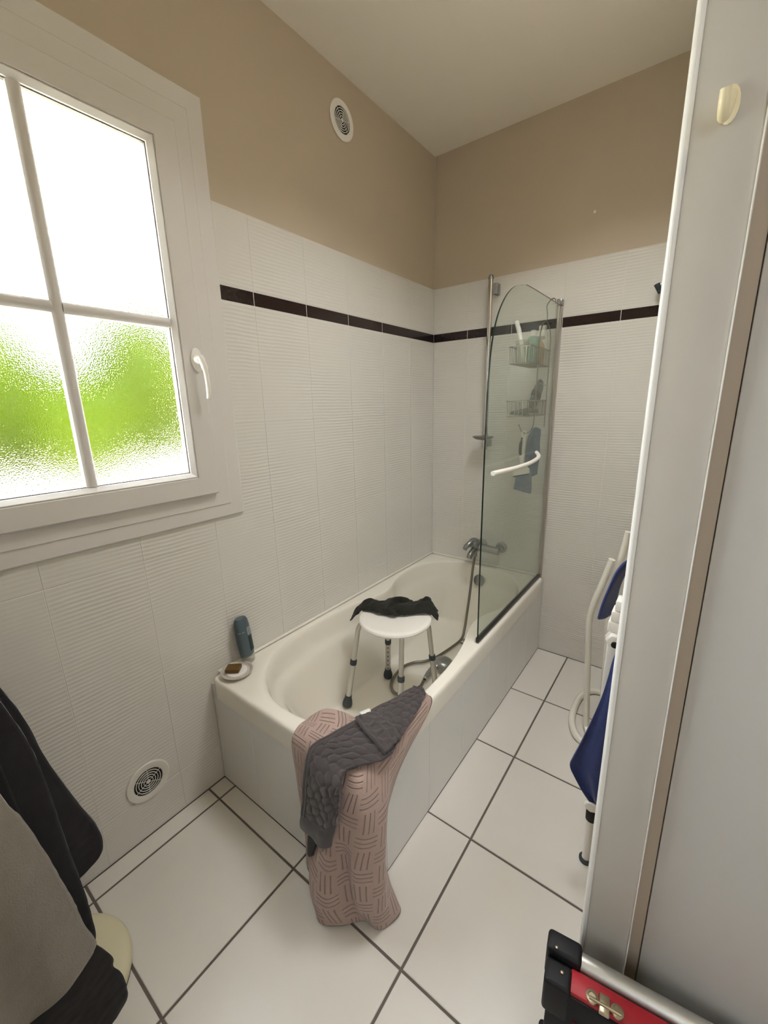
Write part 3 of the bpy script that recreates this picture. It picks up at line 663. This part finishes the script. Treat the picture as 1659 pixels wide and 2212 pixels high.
mt_ = tag(obj('folded_flannel', sheet([[(.604, -.345, 1.352), (.64, -.345, 1.350), (.684, -.345, 1.352)], [(.604, -.28, 1.362), (.64, -.28, 1.366), (.684, -.28, 1.360)], [(.604, -.21, 1.358), (.64, -.20, 1.372), (.684, -.20, 1.366)], [(.606, -.17, 1.350), (.64, -.17, 1.354), (.684, -.17, 1.352)]], 12, 16), M['bath_sponge']), 'flat grey cloth lying in the lower wire basket', 'cloth'); solid(mt_, .006)

sq = thing('squeegee', 'white squeegee with grey grip hanging from the wire caddy', 'squeegee', (.635, -.21, 1.15))
child('hanging_loop', T([(.634 + .010 * math.cos(a), -.211, 1.252 + .0125 * math.sin(a)) for a in [2 * math.pi * k / 16 for k in range(16)]], .0038, 8, 0, True), M['white_plastic'], sq)
child('handle', T([(.634, -.212, 1.242), (.632, -.215, 1.20), (.631, -.218, 1.16), (.634, -.222, 1.125), (.636, -.225, 1.102)], [.009] * 4 + [.0105] * 4 + [.0105] * 4 + [.0085] * 5, 10, 4), M['white_plastic'], sq)
child('grip', T([(.6285, -.218, 1.236), (.625, -.222, 1.20), (.626, -.225, 1.165), (.630, -.226, 1.15)], [.005] * 3 + [.0085] * 7 + [.007] * 3, 10, 4), M['rubber'], sq, 'dark grey grip')
child('head', sheet([[(.630, -.228, 1.108), (.642, -.224, 1.110)], [(.606, -.238, 1.080), (.668, -.215, 1.090)], [(.600, -.240, 1.062), (.674, -.213, 1.076)], [(.602, -.240, 1.046), (.673, -.213, 1.062)]], 8, 10), M['white_plastic'], sq).modifiers.new('thickness', 'SOLIDIFY').thickness = .010
child('blade', T([(.602, -.243, 1.043), (.673, -.216, 1.058)], .0028, 6), M['rubber'], sq)
def rag(name, net, mat, label, th=.006):
    def d(u, v, a, b_): return .004 * noise.noise(Vector((u * 45, v * 30, 3.3)))
    return solid(tag(obj(name, sheet(net, 22, 34, d), mat), label, 'washcloth', 'blue washcloths on the caddy'), th)
rag('washcloth', [[(.645, -.125, 1.272), (.668, -.135, 1.279), (.688, -.13, 1.270)], [(.632, -.15, 1.22), (.662, -.165, 1.23), (.690, -.14, 1.225)], [(.628, -.15, 1.15), (.66, -.165, 1.15), (.694, -.14, 1.15)], [(.630, -.15, 1.085), (.66, -.165, 1.075), (.690, -.14, 1.09)], [(.642, -.15, 1.055), (.668, -.165, 1.040), (.690, -.145, 1.050)]], M['blue_flannel'], 'upper blue washcloth hanging behind the squeegee under the caddy')
rag('washcloth', [[(.605, -.17, 1.09), (.64, -.18, 1.085), (.672, -.17, 1.06)], [(.594, -.17, 1.05), (.63, -.18, 1.04), (.672, -.17, 1.03)], [(.588, -.17, 1.00), (.63, -.18, .99), (.676, -.17, .985)], [(.584, -.17, .968), (.63, -.18, .962), (.674, -.17, .952)]], M['blue_flannel_pale'], 'lower paler blue washcloth hanging below the squeegee head', .005)

# ---------------------------------------------------------------- stool with its cloth
st = thing('shower_stool', 'white round shower stool with grey metal legs standing in the tub', 'stool', (.355, -.92, TF))
child('seat', lathe(bmesh.new(), [(.02, .477), (.145, .480), (.156, .486), (.160, .494), (.157, .501), (.148, .505), (.135, .5045), (.02, .500)], 48, (.355, -.92, 0)), M['white_plastic'], st)
legs = [((.27, -.985, .474), (.236, -1.008, .470), (.224, -1.02, .445), (.200, -1.09, TF)), ((.295, -.865, .474), (.262, -.842, .470), (.252, -.835, .445), (.225, -.81, TF)), ((.42, -.975, .474), (.437, -.992, .470), (.443, -1.0, .445), (.465, -1.05, TF)), ((.43, -.86, .474), (.462, -.836, .470), (.470, -.828, .445), (.494, -.79, TF))]
from mathutils.bvhtree import BVHTree
bpy.context.view_layer.update(); _e = basin.evaluated_get(bpy.context.evaluated_depsgraph_get()); _m = _e.to_mesh()
_t = BVHTree.FromPolygons([basin.matrix_world @ v.co for v in _m.vertices], [tuple(p.vertices) for p in _m.polygons]); _e.to_mesh_clear()
def tub_floor(x, y, r_): return max(_t.ray_cast(Vector((x + r_ * math.cos(a), y + r_ * math.sin(a), .5)), Vector((0, 0, -1)))[0].z for a in [k * .5236 for k in range(12)])
for q, (a, b_, c, d) in enumerate(legs):
    d = (d[0], d[1], tub_floor(d[0], d[1], .023) + .002)
    c = Vector(c); d = Vector(d); dd = (d - c).normalized(); L_ = (d - c).length
    mid = c + dd * (L_ * .42)
    lg = child('leg', T(crom([a, b_, c, c + dd * .05], 5) + [mid + dd * .02], .0108, 14), M['aluminium'], st)
    inv = st.matrix_basis.inverted()
    def sub(name, bm, mat): bm.transform(inv); return obj(name, bm, mat, lg)
    sub('leg_tube', T([mid, d - dd * .03], .0128, 14), M['aluminium'])
    sub('leg_collar', T([mid - dd * .011, mid - dd * .008, mid + dd * .010, mid + dd * .013], [.013, .0152, .0152, .014], 16), M['rubber'])
    sub('rubber_foot', T([d - dd * .052, d - dd * .040, d - dd * .028, d - dd * .012, d - dd * .003, d], [.015, .0155, .020, .0225, .021, .017], 18), M['rubber'])
    if q == 1:
        side = Vector((.55, -.8, 0)).normalized()
        for k in range(6):
            p = mid + dd * (.03 + .025 * k) if k < 5 else mid + dd * .155
            sub('adjusting_hole', T([p + side * .0118, p + side * .0134], .0032, 10), M['dark'])
def dc(u, v, a, b_):
    e = 1.0 if .1 < a < .9 else .3
    w_ = a + .10 * math.sin(b_ * 4.0)
    folds = .013 * math.exp(-((w_ - .53) / .035) ** 2) - .008 * math.exp(-((w_ - .61) / .03) ** 2) + .009 * math.exp(-((w_ - .36) / .045) ** 2) + .007 * math.exp(-((a - b_ * .35 - .62) / .03) ** 2)
    return e * folds + .005 * noise.noise(Vector((u * 26, v * 30, 1.7))) + .003 * noise.noise(Vector((u * 70, v * 70, 5.0)))
# crumpled dark cloth lying over the far half of the seat and hanging over both sides
rows = [[(.150, -.990, .448), (.200, -.982, .496), (.262, -.955, .510), (.32, -.945, .510), (.365, -.922, .510), (.415, -.875, .510), (.470, -.838, .519), (.510, -.820, .484)],
        [(.155, -.975, .478), (.205, -.962, .528), (.258, -.938, .535), (.315, -.925, .526), (.352, -.905, .546), (.408, -.862, .528), (.462, -.824, .532), (.507, -.806, .500)],
        [(.168, -.952, .508), (.214, -.935, .552), (.262, -.905, .532), (.312, -.880, .552), (.358, -.862, .540), (.400, -.835, .538), (.442, -.800, .550), (.494, -.794, .508)],
        [(.182, -.925, .515), (.225, -.905, .542), (.268, -.880, .524), (.312, -.855, .556), (.355, -.832, .536), (.395, -.812, .540), (.434, -.782, .556), (.488, -.776, .506)],
        [(.192, -.900, .500), (.232, -.880, .512), (.270, -.852, .512), (.308, -.815, .512), (.350, -.795, .512), (.390, -.785, .512), (.428, -.772, .514), (.478, -.764, .496)]]
ck = tag(obj('dark_cloth', sheet(rows, 64, 44, dc), M['wet_cloth']), 'crumpled near black cloth lying across the white stool seat', 'cloth'); solid(ck, .005, 0); seat_ = [c for c in st.children if c.name.startswith('seat')]; push(ck, seat_, .010); push(ck, seat_, .010)

# ---------------------------------------------------------------- towels over the tub corner
PK = [
 [(.474, -1.545, .479), (.498, -1.505, .489), (.535, -1.478, .482), (.575, -1.445, .455), (.605, -1.41, .445), (.628, -1.36, .447), (.645, -1.31, .452), (.658, -1.265, .458), (.672, -1.238, .464)],
 [(.470, -1.56, .472), (.515, -1.54, .477), (.57, -1.515, .474), (.61, -1.48, .470), (.635, -1.44, .470), (.655, -1.40, .470), (.667, -1.35, .468), (.677, -1.30, .466), (.686, -1.24, .465)],
 [(.464, -1.587, .464), (.52, -1.588, .466), (.595, -1.589, .467), (.66, -1.588, .468), (.698, -1.578, .469), (.712, -1.545, .469), (.715, -1.48, .469), (.714, -1.38, .467), (.708, -1.235, .465)],
 [(.465, -1.612, .432), (.53, -1.615, .430), (.60, -1.620, .430), (.675, -1.628, .430), (.722, -1.626, .432), (.746, -1.600, .436), (.748, -1.53, .440), (.744, -1.44, .445), (.735, -1.26, .450)],
 [(.472, -1.613, .35), (.54, -1.624, .34), (.60, -1.637, .34), (.655, -1.650, .34), (.708, -1.655, .34), (.765, -1.638, .34), (.788, -1.587, .345), (.762, -1.53, .355), (.746, -1.455, .375)],
 [(.485, -1.615, .22), (.54, -1.632, .22), (.60, -1.664, .22), (.668, -1.688, .22), (.704, -1.650, .22), (.752, -1.668, .22), (.800, -1.614, .22), (.770, -1.572, .22), (.746, -1.55, .22)],
 [(.505, -1.622, .10), (.56, -1.648, .09), (.604, -1.702, .09), (.678, -1.708, .09), (.712, -1.645, .09), (.752, -1.660, .09), (.802, -1.626, .10), (.786, -1.57, .10), (.748, -1.552, .10)],
 [(.53, -1.645, .025), (.575, -1.655, .012), (.642, -1.713, .006), (.700, -1.686, .006), (.731, -1.652, .006), (.752, -1.634, .006), (.795, -1.626, .006), (.817, -1.562, .007), (.762, -1.54, .010)]]
def dp(u, v, a, b_): return .0025 * noise.noise(Vector((u * 12, v * 9, 8.1)))
bt2 = tag(obj('bath_towel', sheet(PK, 110, 110, dp), M['basket']), 'dusty pink basketweave towel draped over the bathtub corner down to the floor', 'towel'); solid(bt2, .005, 0)
push(bt2, [basin] + [c for c in tb.children if c.name.startswith('apron_tile')], .0065)
relax(bt2, 8); push(bt2, [basin] + [c for c in tb.children if c.name.startswith('apron_tile')], .006)
GY = [
 [(0.655, -1.236, 0.472), (0.668, -1.232, 0.480), (0.685, -1.237, 0.484), (0.7, -1.244, 0.482), (0.710, -1.254, 0.478)],
 [(0.640, -1.322, 0.474), (0.662, -1.314, 0.482), (0.686, -1.308, 0.484), (0.705, -1.305, 0.484), (0.724, -1.308, 0.480)],
 [(0.619, -1.393, 0.478), (0.648, -1.39, 0.484), (0.684, -1.396, 0.486), (0.717, -1.399, 0.486), (0.740, -1.394, 0.482)],
 [(0.6, -1.482, 0.480), (0.64, -1.476, 0.486), (0.687, -1.474, 0.489), (0.723, -1.473, 0.488), (0.754, -1.47, 0.480)],
 [(0.581, -1.562, 0.482), (0.619, -1.564, 0.486), (0.664, -1.556, 0.490), (0.714, -1.546, 0.490), (0.758, -1.541, 0.482)],
 [(0.559, -1.62, 0.472), (0.591, -1.622, 0.474), (0.623, -1.624, 0.474), (0.655, -1.622, 0.474), (0.695, -1.618, 0.476)],
 [(0.566, -1.655, 0.424), (0.606, -1.66, 0.431), (0.647, -1.662, 0.436), (0.679, -1.662, 0.446), (0.706, -1.662, 0.464)],
 [(0.549, -1.658, 0.304), (0.592, -1.664, 0.317), (0.633, -1.668, 0.335), (0.669, -1.672, 0.352), (0.702, -1.668, 0.388)],
 [(0.531, -1.658, 0.201), (0.57, -1.668, 0.218), (0.613, -1.674, 0.235), (0.648, -1.688, 0.250), (0.684, -1.684, 0.275)]]
rnd = random.Random(11)
seeds = []
for i in range(-2, 12):
    for j in range(-2, 26): seeds.append((i * .031 + (j % 2) * .0155 + rnd.uniform(-.008, .008), j * .028 + rnd.uniform(-.007, .007)))
def pebble(u, v, a, b_):
    d1 = d2 = 9
    for su, sv in seeds:
        if abs(sv - v) > .06 or abs(su - u) > .06: continue
        d = math.hypot(su - u, sv - v)
        if d < d1: d1, d2 = d, d1
        elif d < d2: d2 = d
    e = (d2 - d1)
    h = min(1.0, e / .015); h = h * h * (3 - 2 * h)
    hem = 0.0
    edge = min(a, 1 - a, b_, 1 - b_)
    if a < .14 and b_ > .05:                        # stitched border strips along the left edge
        s = a / .14; hem = .0035 * abs(math.sin(s * math.pi * 2)); h = 0.3
    if b_ > .93: h = .2; hem = .003 * math.sin((b_ - .93) / .07 * math.pi)
    return -.0036 * (h) - hem + .002 * noise.noise(Vector((u * 18, v * 14, 2.2))) + 0.0018
gt = tag(obj('quilted_towel', sheet(GY, 96, 190, pebble), M['anthracite_terry']), 'dark grey pebble quilted bath mat lying over the pink towel', 'bath mat'); solid(gt, .008, 0)
push(gt, [bt2], .0085, up=True); push(gt, [basin], .008); relax(gt, 1); push(gt, [bt2], .0085, up=True)
def under(o_net, name, parent, mat, nu=16, nv=16, th=.006, label=None):
    o = obj(name, sheet(o_net, nu, nv, dp), mat, parent); solid(o, th)
    if label: o['label'] = label
    return o
fnet = [[(0.614, -1.483, 0.502), (0.66, -1.504, 0.504), (0.706, -1.519, 0.504), (0.757, -1.531, 0.496)], [(0.628, -1.461, 0.505), (0.671, -1.474, 0.506), (0.713, -1.485, 0.505), (0.757, -1.497, 0.494)], [(0.648, -1.43, 0.498), (0.685, -1.439, 0.497), (0.721, -1.447, 0.495), (0.753, -1.459, 0.489)]]
fo = obj('folded_layer', sheet(fnet, 54, 40, lambda u, v, a, b_: pebble(u + .4 * 0, v + .09, .5, .5)), M['anthracite_terry'], gt); solid(fo, .009)
obj('fold_hem', T([tuple(Vector(p) + Vector((0, -.002, .0015))) for p in fnet[0]], .0062, 8, 6), M['anthracite_terry'], gt)
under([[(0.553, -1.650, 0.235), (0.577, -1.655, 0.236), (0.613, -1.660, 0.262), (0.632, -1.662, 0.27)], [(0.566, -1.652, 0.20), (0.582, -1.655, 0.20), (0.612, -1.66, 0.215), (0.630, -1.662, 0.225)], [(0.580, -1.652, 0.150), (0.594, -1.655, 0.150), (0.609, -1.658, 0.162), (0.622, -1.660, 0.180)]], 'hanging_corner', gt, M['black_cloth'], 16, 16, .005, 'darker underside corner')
push([c for c in gt.children if c.name.startswith('hanging_corner')][0], [bt2], .006, up=True)
under([[(.597, -1.452, .4915), (.609, -1.421, .490)], [(.605, -1.456, .4935), (.617, -1.425, .4925)], [(.614, -1.459, .4925), (.624, -1.43, .4925)]], 'care_label', gt, M['label'], 6, 6, .0012, 'white care label')

# ---------------------------------------------------------------- bottle, soap dish, soap
bo = thing('shower_gel_bottle', 'slate blue shower gel bottle standing on its cap in the tub corner by the wall', 'bottle', (.037, -1.455, ZR + .002))
TL = Matrix.Rotation(R(-4), 3, 'Y') @ Matrix.Rotation(R(3), 3, 'X')
c0 = Vector((.040, -1.455, ZR + .003))
child('cap', lathe(bmesh.new(), [(.021, 0), (.023, .004), (.0235, .03), (.0225, .032)], 24, c0, TL, .8, 1.15), M['clear_plastic'], bo, 'clear cap')
child('body', lathe(bmesh.new(), [(.0225, .031), (.0245, .034), (.0262, .07), (.0268, .12), (.0258, .155), (.0235, .175), (.018, .186), (.008, .190)], 28, c0, TL, .8, 1.15), M['bottle'], bo)
def lab_patch(bm, h0, h1, a0, a1, r_, n_=8):
    pr_ = []
    for k in range(n_ + 1):
        a = a0 + (a1 - a0) * k / n_
        pr_.append([bm.verts.new(c0 + TL @ Vector((r_ * .8 * math.cos(a), r_ * 1.15 * math.sin(a), h))) for h in (h0, h1)])
    for k in range(n_): bm.faces.new((pr_[k][0], pr_[k + 1][0], pr_[k + 1][1], pr_[k][1]))
    return bm
child('printed_label', lab_patch(bmesh.new(), .05, .112, R(8), R(52), .0273), M['bottle_label'], bo)
bm = bmesh.new()
for h in (.117, .124, .131, .138, .145): lab_patch(bm, h, h + .0022, R(14), R(36), .0273, 4)
lab_patch(bm, .117, .147, R(12), R(15), .0272, 1); lab_patch(bm, .117, .147, R(36), R(39), .0272, 1)
child('label_print', bm, M['print'], bo)
child('brand_line', lab_patch(lab_patch(bmesh.new(), .134, .1355, R(-60), R(-38), .0272, 5), .134, .1355, R(-28), R(-12), .0272, 4), M['print'], bo)
sdsh = thing('soap_dish', 'round pale soap dish on the near corner of the bathtub rim', 'soap dish', (.060, -1.528, ZR + .003))
child('dish', lathe(bmesh.new(), [(.030, 0), (.048, .003), (.056, .012), (.0575, .015), (.054, .015), (.046, .008), (.040, .009), (.004, .009)], 40, (.067, -1.526, ZR + .0025)), M['dish'], sdsh)
child('soap_grid', lathe(bmesh.new(), [(.037, .009), (.037, .0125), (.034, .0135), (.003, .0135)], 32, (.067, -1.526, ZR + .0025)), M['white_plastic'], sdsh)
so = obj('soap_bar', B((-.026, -.021, 0), (.026, .021, .016), .005, 3), M['soap'], None, loc=(.059, -1.534, ZR + .0165), rot=(0, 0, R(38)))
tag(so, 'olive brown bar of soap on the round soap dish', 'soap')

# ---------------------------------------------------------------- radiator and blue towels behind the door frame
ra = thing('radiator', 'white wall radiator seen edge on behind the door frame', 'radiator', (1.215, -1.1, .25))
child('header', B((1.192, -1.10, .262), (1.222, -1.065, .80), .004, 2), M['radiator'], ra)
for k in range(7): child('heating_column', B((1.194, -1.045 + k * .095, .275), (1.220, -.975 + k * .095, .79), .006, 2), M['radiator'], ra)
for z in (.275, .755): child('cross_header', B((1.198, -1.07, z), (1.216, -.36, z + .03), .003, 1), M['radiator'], ra)
child('end_plug', lathe(bmesh.new(), [(.026, 0), (.026, .008), (.0225, .010), (.0225, .024), (.017, .028)], 6, (1.212, -1.10, .785), axis_to((0, -1, 0))), M['radiator'], ra, 'hexagonal end plug')
child('bleed_valve', lathe(bmesh.new(), [(.0085, 0), (.0085, .004), (.006, .005)], 12, (1.213, -1.128, .778), axis_to((0, -1, 0))), M['dark'], ra)
for k, (a, h0, h1) in enumerate(((1.190, .806, .835), (1.195, .837, .866), (1.202, .868, .897))):
    child('stepped_cap', B((a, -1.118, h0), (1.236, -1.07, h1), .003, 2), M['radiator'], ra)
child('supply_valve', T([(1.206, -1.10, .275), (1.206, -1.10, .235), (1.206, -1.10, .205)], [.016, .018, .016], 14), M['radiator'], ra)
child('valve_body', lathe(bmesh.new(), [(.017, 0), (.019, .006), (.019, .03), (.015, .034)], 8, (1.206, -1.085, .222), axis_to((0, -1, 0))), M['radiator'], ra)
child('valve_cap', T([(1.209, -1.10, .204), (1.209, -1.102, .165)], [.0165, .0155], 12), M['dark'], ra, 'dark lower fitting')
child('supply_pipe', T([(1.209, -1.10, .17), (1.209, -1.10, .003)], .0125, 14), M['radiator'], ra)
child('floor_collar', lathe(bmesh.new(), [(.020, 0), (.020, .006), (.014, .010)], 20, (1.209, -1.10, .001)), M['rubber'], ra)
for y in (-.95, -.50): child('wall_bracket', B((1.221, y, .70), (XR - .0005, y + .02, .74)), M['radiator'], ra, smooth=False)

def dn_(u, v, a, b_): return .006 * noise.noise(Vector((u * 14, v * 5, 6.6)))
# long towel hanging down the room side of the radiator, pulled out at its near lower corner
net2 = []
for z, xl, yb in ((.785, 1.226, -1.128), (.74, 1.216, -1.130), (.68, 1.209, -1.132), (.60, 1.196, -1.136), (.48, 1.169, -1.138), (.40, 1.149, -1.138), (.365, 1.143, -1.138), (.335, 1.158, -1.138), (.30, 1.182, -1.137), (.275, 1.206, -1.136)):
    net2.append([(xl + (1.251 - xl) * f, yb - .009 - .008 * math.sin(f * 9 + z * 6) * (0.3 + .7 * (0.8 - z)), z - .03 * f * (1 if z < .32 else 0)) for f in (0, .2, .4, .6, .8, 1.0)])
bl = tag(obj('blue_towel', sheet(net2, 50, 60, dn_), M['navy']), 'navy blue towel hanging across the near end of the white radiator', 'towel'); solid(bl, .006)
BU = [[(1.150, -.99, .770), (1.165, -.96, .765), (1.18, -.90, .765)], [(1.158, -1.0, .820), (1.168, -.97, .82), (1.182, -.90, .82)], [(1.170, -1.0, .88), (1.180, -.98, .885), (1.190, -.92, .88)], [(1.184, -1.0, .935), (1.198, -.98, .94), (1.205, -.94, .935)], [(1.205, -.99, .965), (1.215, -.97, .97), (1.222, -.94, .965)], [(1.232, -.99, .955), (1.24, -.97, .96), (1.246, -.94, .955)], [(1.240, -.99, .84), (1.243, -.97, .84), (1.248, -.94, .84)]]
bu = tag(obj('navy_cloth', sheet(BU, 30, 50, dn_), M['navy']), 'navy cloth bunched over the top of the radiator behind the stepped white fitting', 'cloth'); solid(bu, .007)
# white bent tube frame standing between radiator and back wall
fw_ = thing('tube_frame', 'white bent tube frame standing behind the blue towel by the back wall', 'frame', (1.09, -.45, 0))
child('bent_tube', T([(1.108, -.50, .795), (1.088, -.50, .70), (1.064, -.50, .60), (1.054, -.50, .54), (1.053, -.50, .48), (1.062, -.50, .36), (1.075, -.51, .20), (1.088, -.52, .05), (1.10, -.54, .0145), (1.12, -.58, .013)], .0125, 14, 6), M['tube_white'], fw_)
child('bent_tube', T([(1.148, -.46, .905), (1.138, -.46, .82), (1.124, -.46, .72), (1.116, -.46, .66), (1.114, -.46, .60), (1.120, -.46, .45), (1.128, -.46, .30), (1.138, -.45, .05), (1.142, -.42, .0145), (1.144, -.36, .013)], .0125, 14, 6), M['tube_white'], fw_)
child('floor_runner', T([(1.144, -.36, .013), (1.138, -.27, .013), (1.10, -.235, .013), (1.055, -.255, .013), (1.025, -.32, .013), (1.020, -.42, .013), (1.030, -.51, .013), (1.06, -.585, .013), (1.10, -.615, .013), (1.12, -.58, .013)], .0145, 14, 6), M['tube_white'], fw_)
# metal fitting high on the back wall, half hidden by the door frame
fh = thing('wall_lamp', 'small grey metal wall fitting high on the tiles beside the door frame', 'wall fitting', (1.12, -.02, 1.86))
child('wall_plate', B((1.115, -.012, 1.80), (1.155, -.0008, 1.88), .002, 2), M['dull_chrome'], fh)
child('arm', B((1.092, -.052, 1.850), (1.150, -.010, 1.868), .003, 2), M['dull_chrome'], fh)
child('shade_tip', T([(1.094, -.05, 1.866), (1.108, -.05, 1.83)], [.012, .006], 10), M['rubber'], fh)

# ---------------------------------------------------------------- tool case by the door
cs = thing('tool_case', 'red and black case with aluminium edge standing by the open door', 'case', (1.21, -1.60, 0), R(8))
def cb(lo, hi, bev=.003, seg=2):     # in the case's own frame: x along its length, y towards the door, z up
    return B(lo, hi, bev, seg)
Lc = .62
def cc(name, bm, mat, label=None): return child(name, bm, mat, cs, label, world=False)
cc('shell', cb((.008, -.050, .004), (Lc, .028, .318), .004), M['case_black'])
cc('front_panel', cb((.055, -.054, .03), (Lc - .05, -.048, .262), .002, 1), M['case_red_shade'], 'red front face darkened as shade')
cc('edge_band', cb((.045, -.046, .290), (Lc - .03, -.006, .326), .004, 2), M['case_red'], 'bright red top band')
bm = T([(.055, .014, .318), (Lc - .04, .014, .318)], .017, 16)
cc('edge_profile', bm, M['case_metal'], 'aluminium edge profile')
cc('corner_cap', cb((-.002, -.006, .26), (.062, .034, .342), .008, 3), M['case_black'])
cc('corner_cap', cb((.000, -.052, .245), (.048, -.008, .329), .007, 3), M['case_black'])
cc('corner_cap', cb((-.002, -.056, 0.0), (.055, .034, .06), .008, 3), M['case_black'])
for (x, y, z) in ((.016, .002, .3425), (.030, -.026, .3295)): cc('rivet', lathe(bmesh.new(), [(.0032, 0), (.003, .001), (.001, .0018)], 10, (x, y, z)), M['brass'])
ck_ = cc('clasp', cb((.094, -.052, .322), (.112, -.022, .331), .0025, 2), M['brass'], 'worn metal clasp')
for x in (.083, .124): obj('clasp_lug', lathe(bmesh.new(), [(.0105, 0), (.0105, .004), (.007, .005), (.006, .0035), (.002, .0035)], 18, (x, -.036, .3262)), M['brass'], ck_)
obj('clasp_pin', T([(.078, -.040, .331), (.130, -.040, .331)], .003, 8), M['brass'], ck_)

# ---------------------------------------------------------------- left foreground: clothes on a stand over a low disc
sdn = thing('clothes_stand', 'white clothes stand at the left edge, mostly outside the picture', 'stand', (.40, -2.55, 0))
for x in (.30, .34, .43, .48):
    child('hanging_rail', T([(x, -2.70, 1.02), (x, -2.215, 1.02)], .008, 10), M['tube_white'], sdn)
    child('upright', T([(x, -2.68, .0), (x, -2.68, 1.02)], .009, 10), M['tube_white'], sdn)
child('foot_bar', T([(.25, -2.68, .009), (.55, -2.68, .009)], .009, 10), M['tube_white'], sdn)
def garment(name, x, edge, ztop, label, mat, cat, hem=None, th=.010, amp=.008, seed=0.0, under_x=None):
    """cloth thrown over a rail at z 1.02: right edge given from the top down as (y, z); the hem runs back from its last point"""
    rows = []
    edge = [(edge[0][0] - .03, 1.0105)] + list(edge)
    n_ = len(edge)
    for k, (y, z) in enumerate(edge):
        f = k / (n_ - 1); zl = 1.0 + (z - 1.0)
        hy = hem or (lambda s, z_: z_)
        rows.append([(x + .012 * math.sin(s * 17 + seed + f * 1.5) * f * (1 if 0 < s else .3) + .0 * f, y + (-2.62 - y) * s, (1.0 + (hy(s, z) - 1.0))) for s in (0, .12, .26, .42, .6, .8, 1.0)])
    def dg(u, v, a, b_): return amp * noise.noise(Vector((u * 9 + seed, v * 4, seed))) + .002 * noise.noise(Vector((u * 60, v * 60, seed)))
    o = tag(obj(name, sheet(rows, 60, 90, dg), mat), label, cat); solid(o, th); return o
garment('dark_jacket', .30, [(-2.156, .883), (-2.137, .805), (-2.12, .688), (-2.087, .539), (-2.068, .46), (-2.062, .40), (-2.076, .366), (-2.118, .350)], 1.0, 'black jacket hanging at the left edge, its cuffed corner over the floor', M['charcoal'], 'jacket', seed=1.0)
garment('dark_trousers', .34, [(-2.166, .881), (-2.145, .776), (-2.135, .666), (-2.130, .513), (-2.124, .393), (-2.121, .312), (-2.122, .225), (-2.130, .19)], 1.0, 'long black garment hanging just behind the grey one', M['charcoal'], 'garment', seed=2.2)
garment('black_shirt', .43, [(-2.20, .85), (-2.19, .70), (-2.17, .50), (-2.150, .34), (-2.12, .235), (-2.122, .205), (-2.111, .165), (-2.108, .12), (-2.113, .08), (-2.14, .062)], 1.0, 'black garment reaching lowest, below the grey hem', M['black_cloth'], 'garment', seed=3.9)
garment('grey_sweater', .48, [(-2.21, .798), (-2.197, .742), (-2.181, .653), (-2.168, .555), (-2.160, .492), (-2.157, .44), (-2.147, .378), (-2.155, .355)], 1.0, 'beige grey fleece garment hanging nearest at the left edge', M['grey_cloth'], 'garment', hem=lambda s, z_: z_ - .20 * s * (1 if z_ < .5 else 0) , seed=5.1)
di = thing('bathroom_scale', 'round cream disc like scale flat on the floor under the hanging clothes', 'scale', (.235, -2.215, 0))
child('platform', lathe(bmesh.new(), [(.158, .006), (.166, .012), (.166, .026), (.160, .034), (.148, .037), (.02, .0375)], 56, (.235, -2.21, 0)), M['cream'], di)
child('contact_shade_ring', lathe(bmesh.new(), [(.160, .0005), (.164, .001), (.164, .0065), (.158, .008)], 56, (.235, -2.21, 0)), M['rubber'], di)  # dark ring stands for the contact shadow under the disc
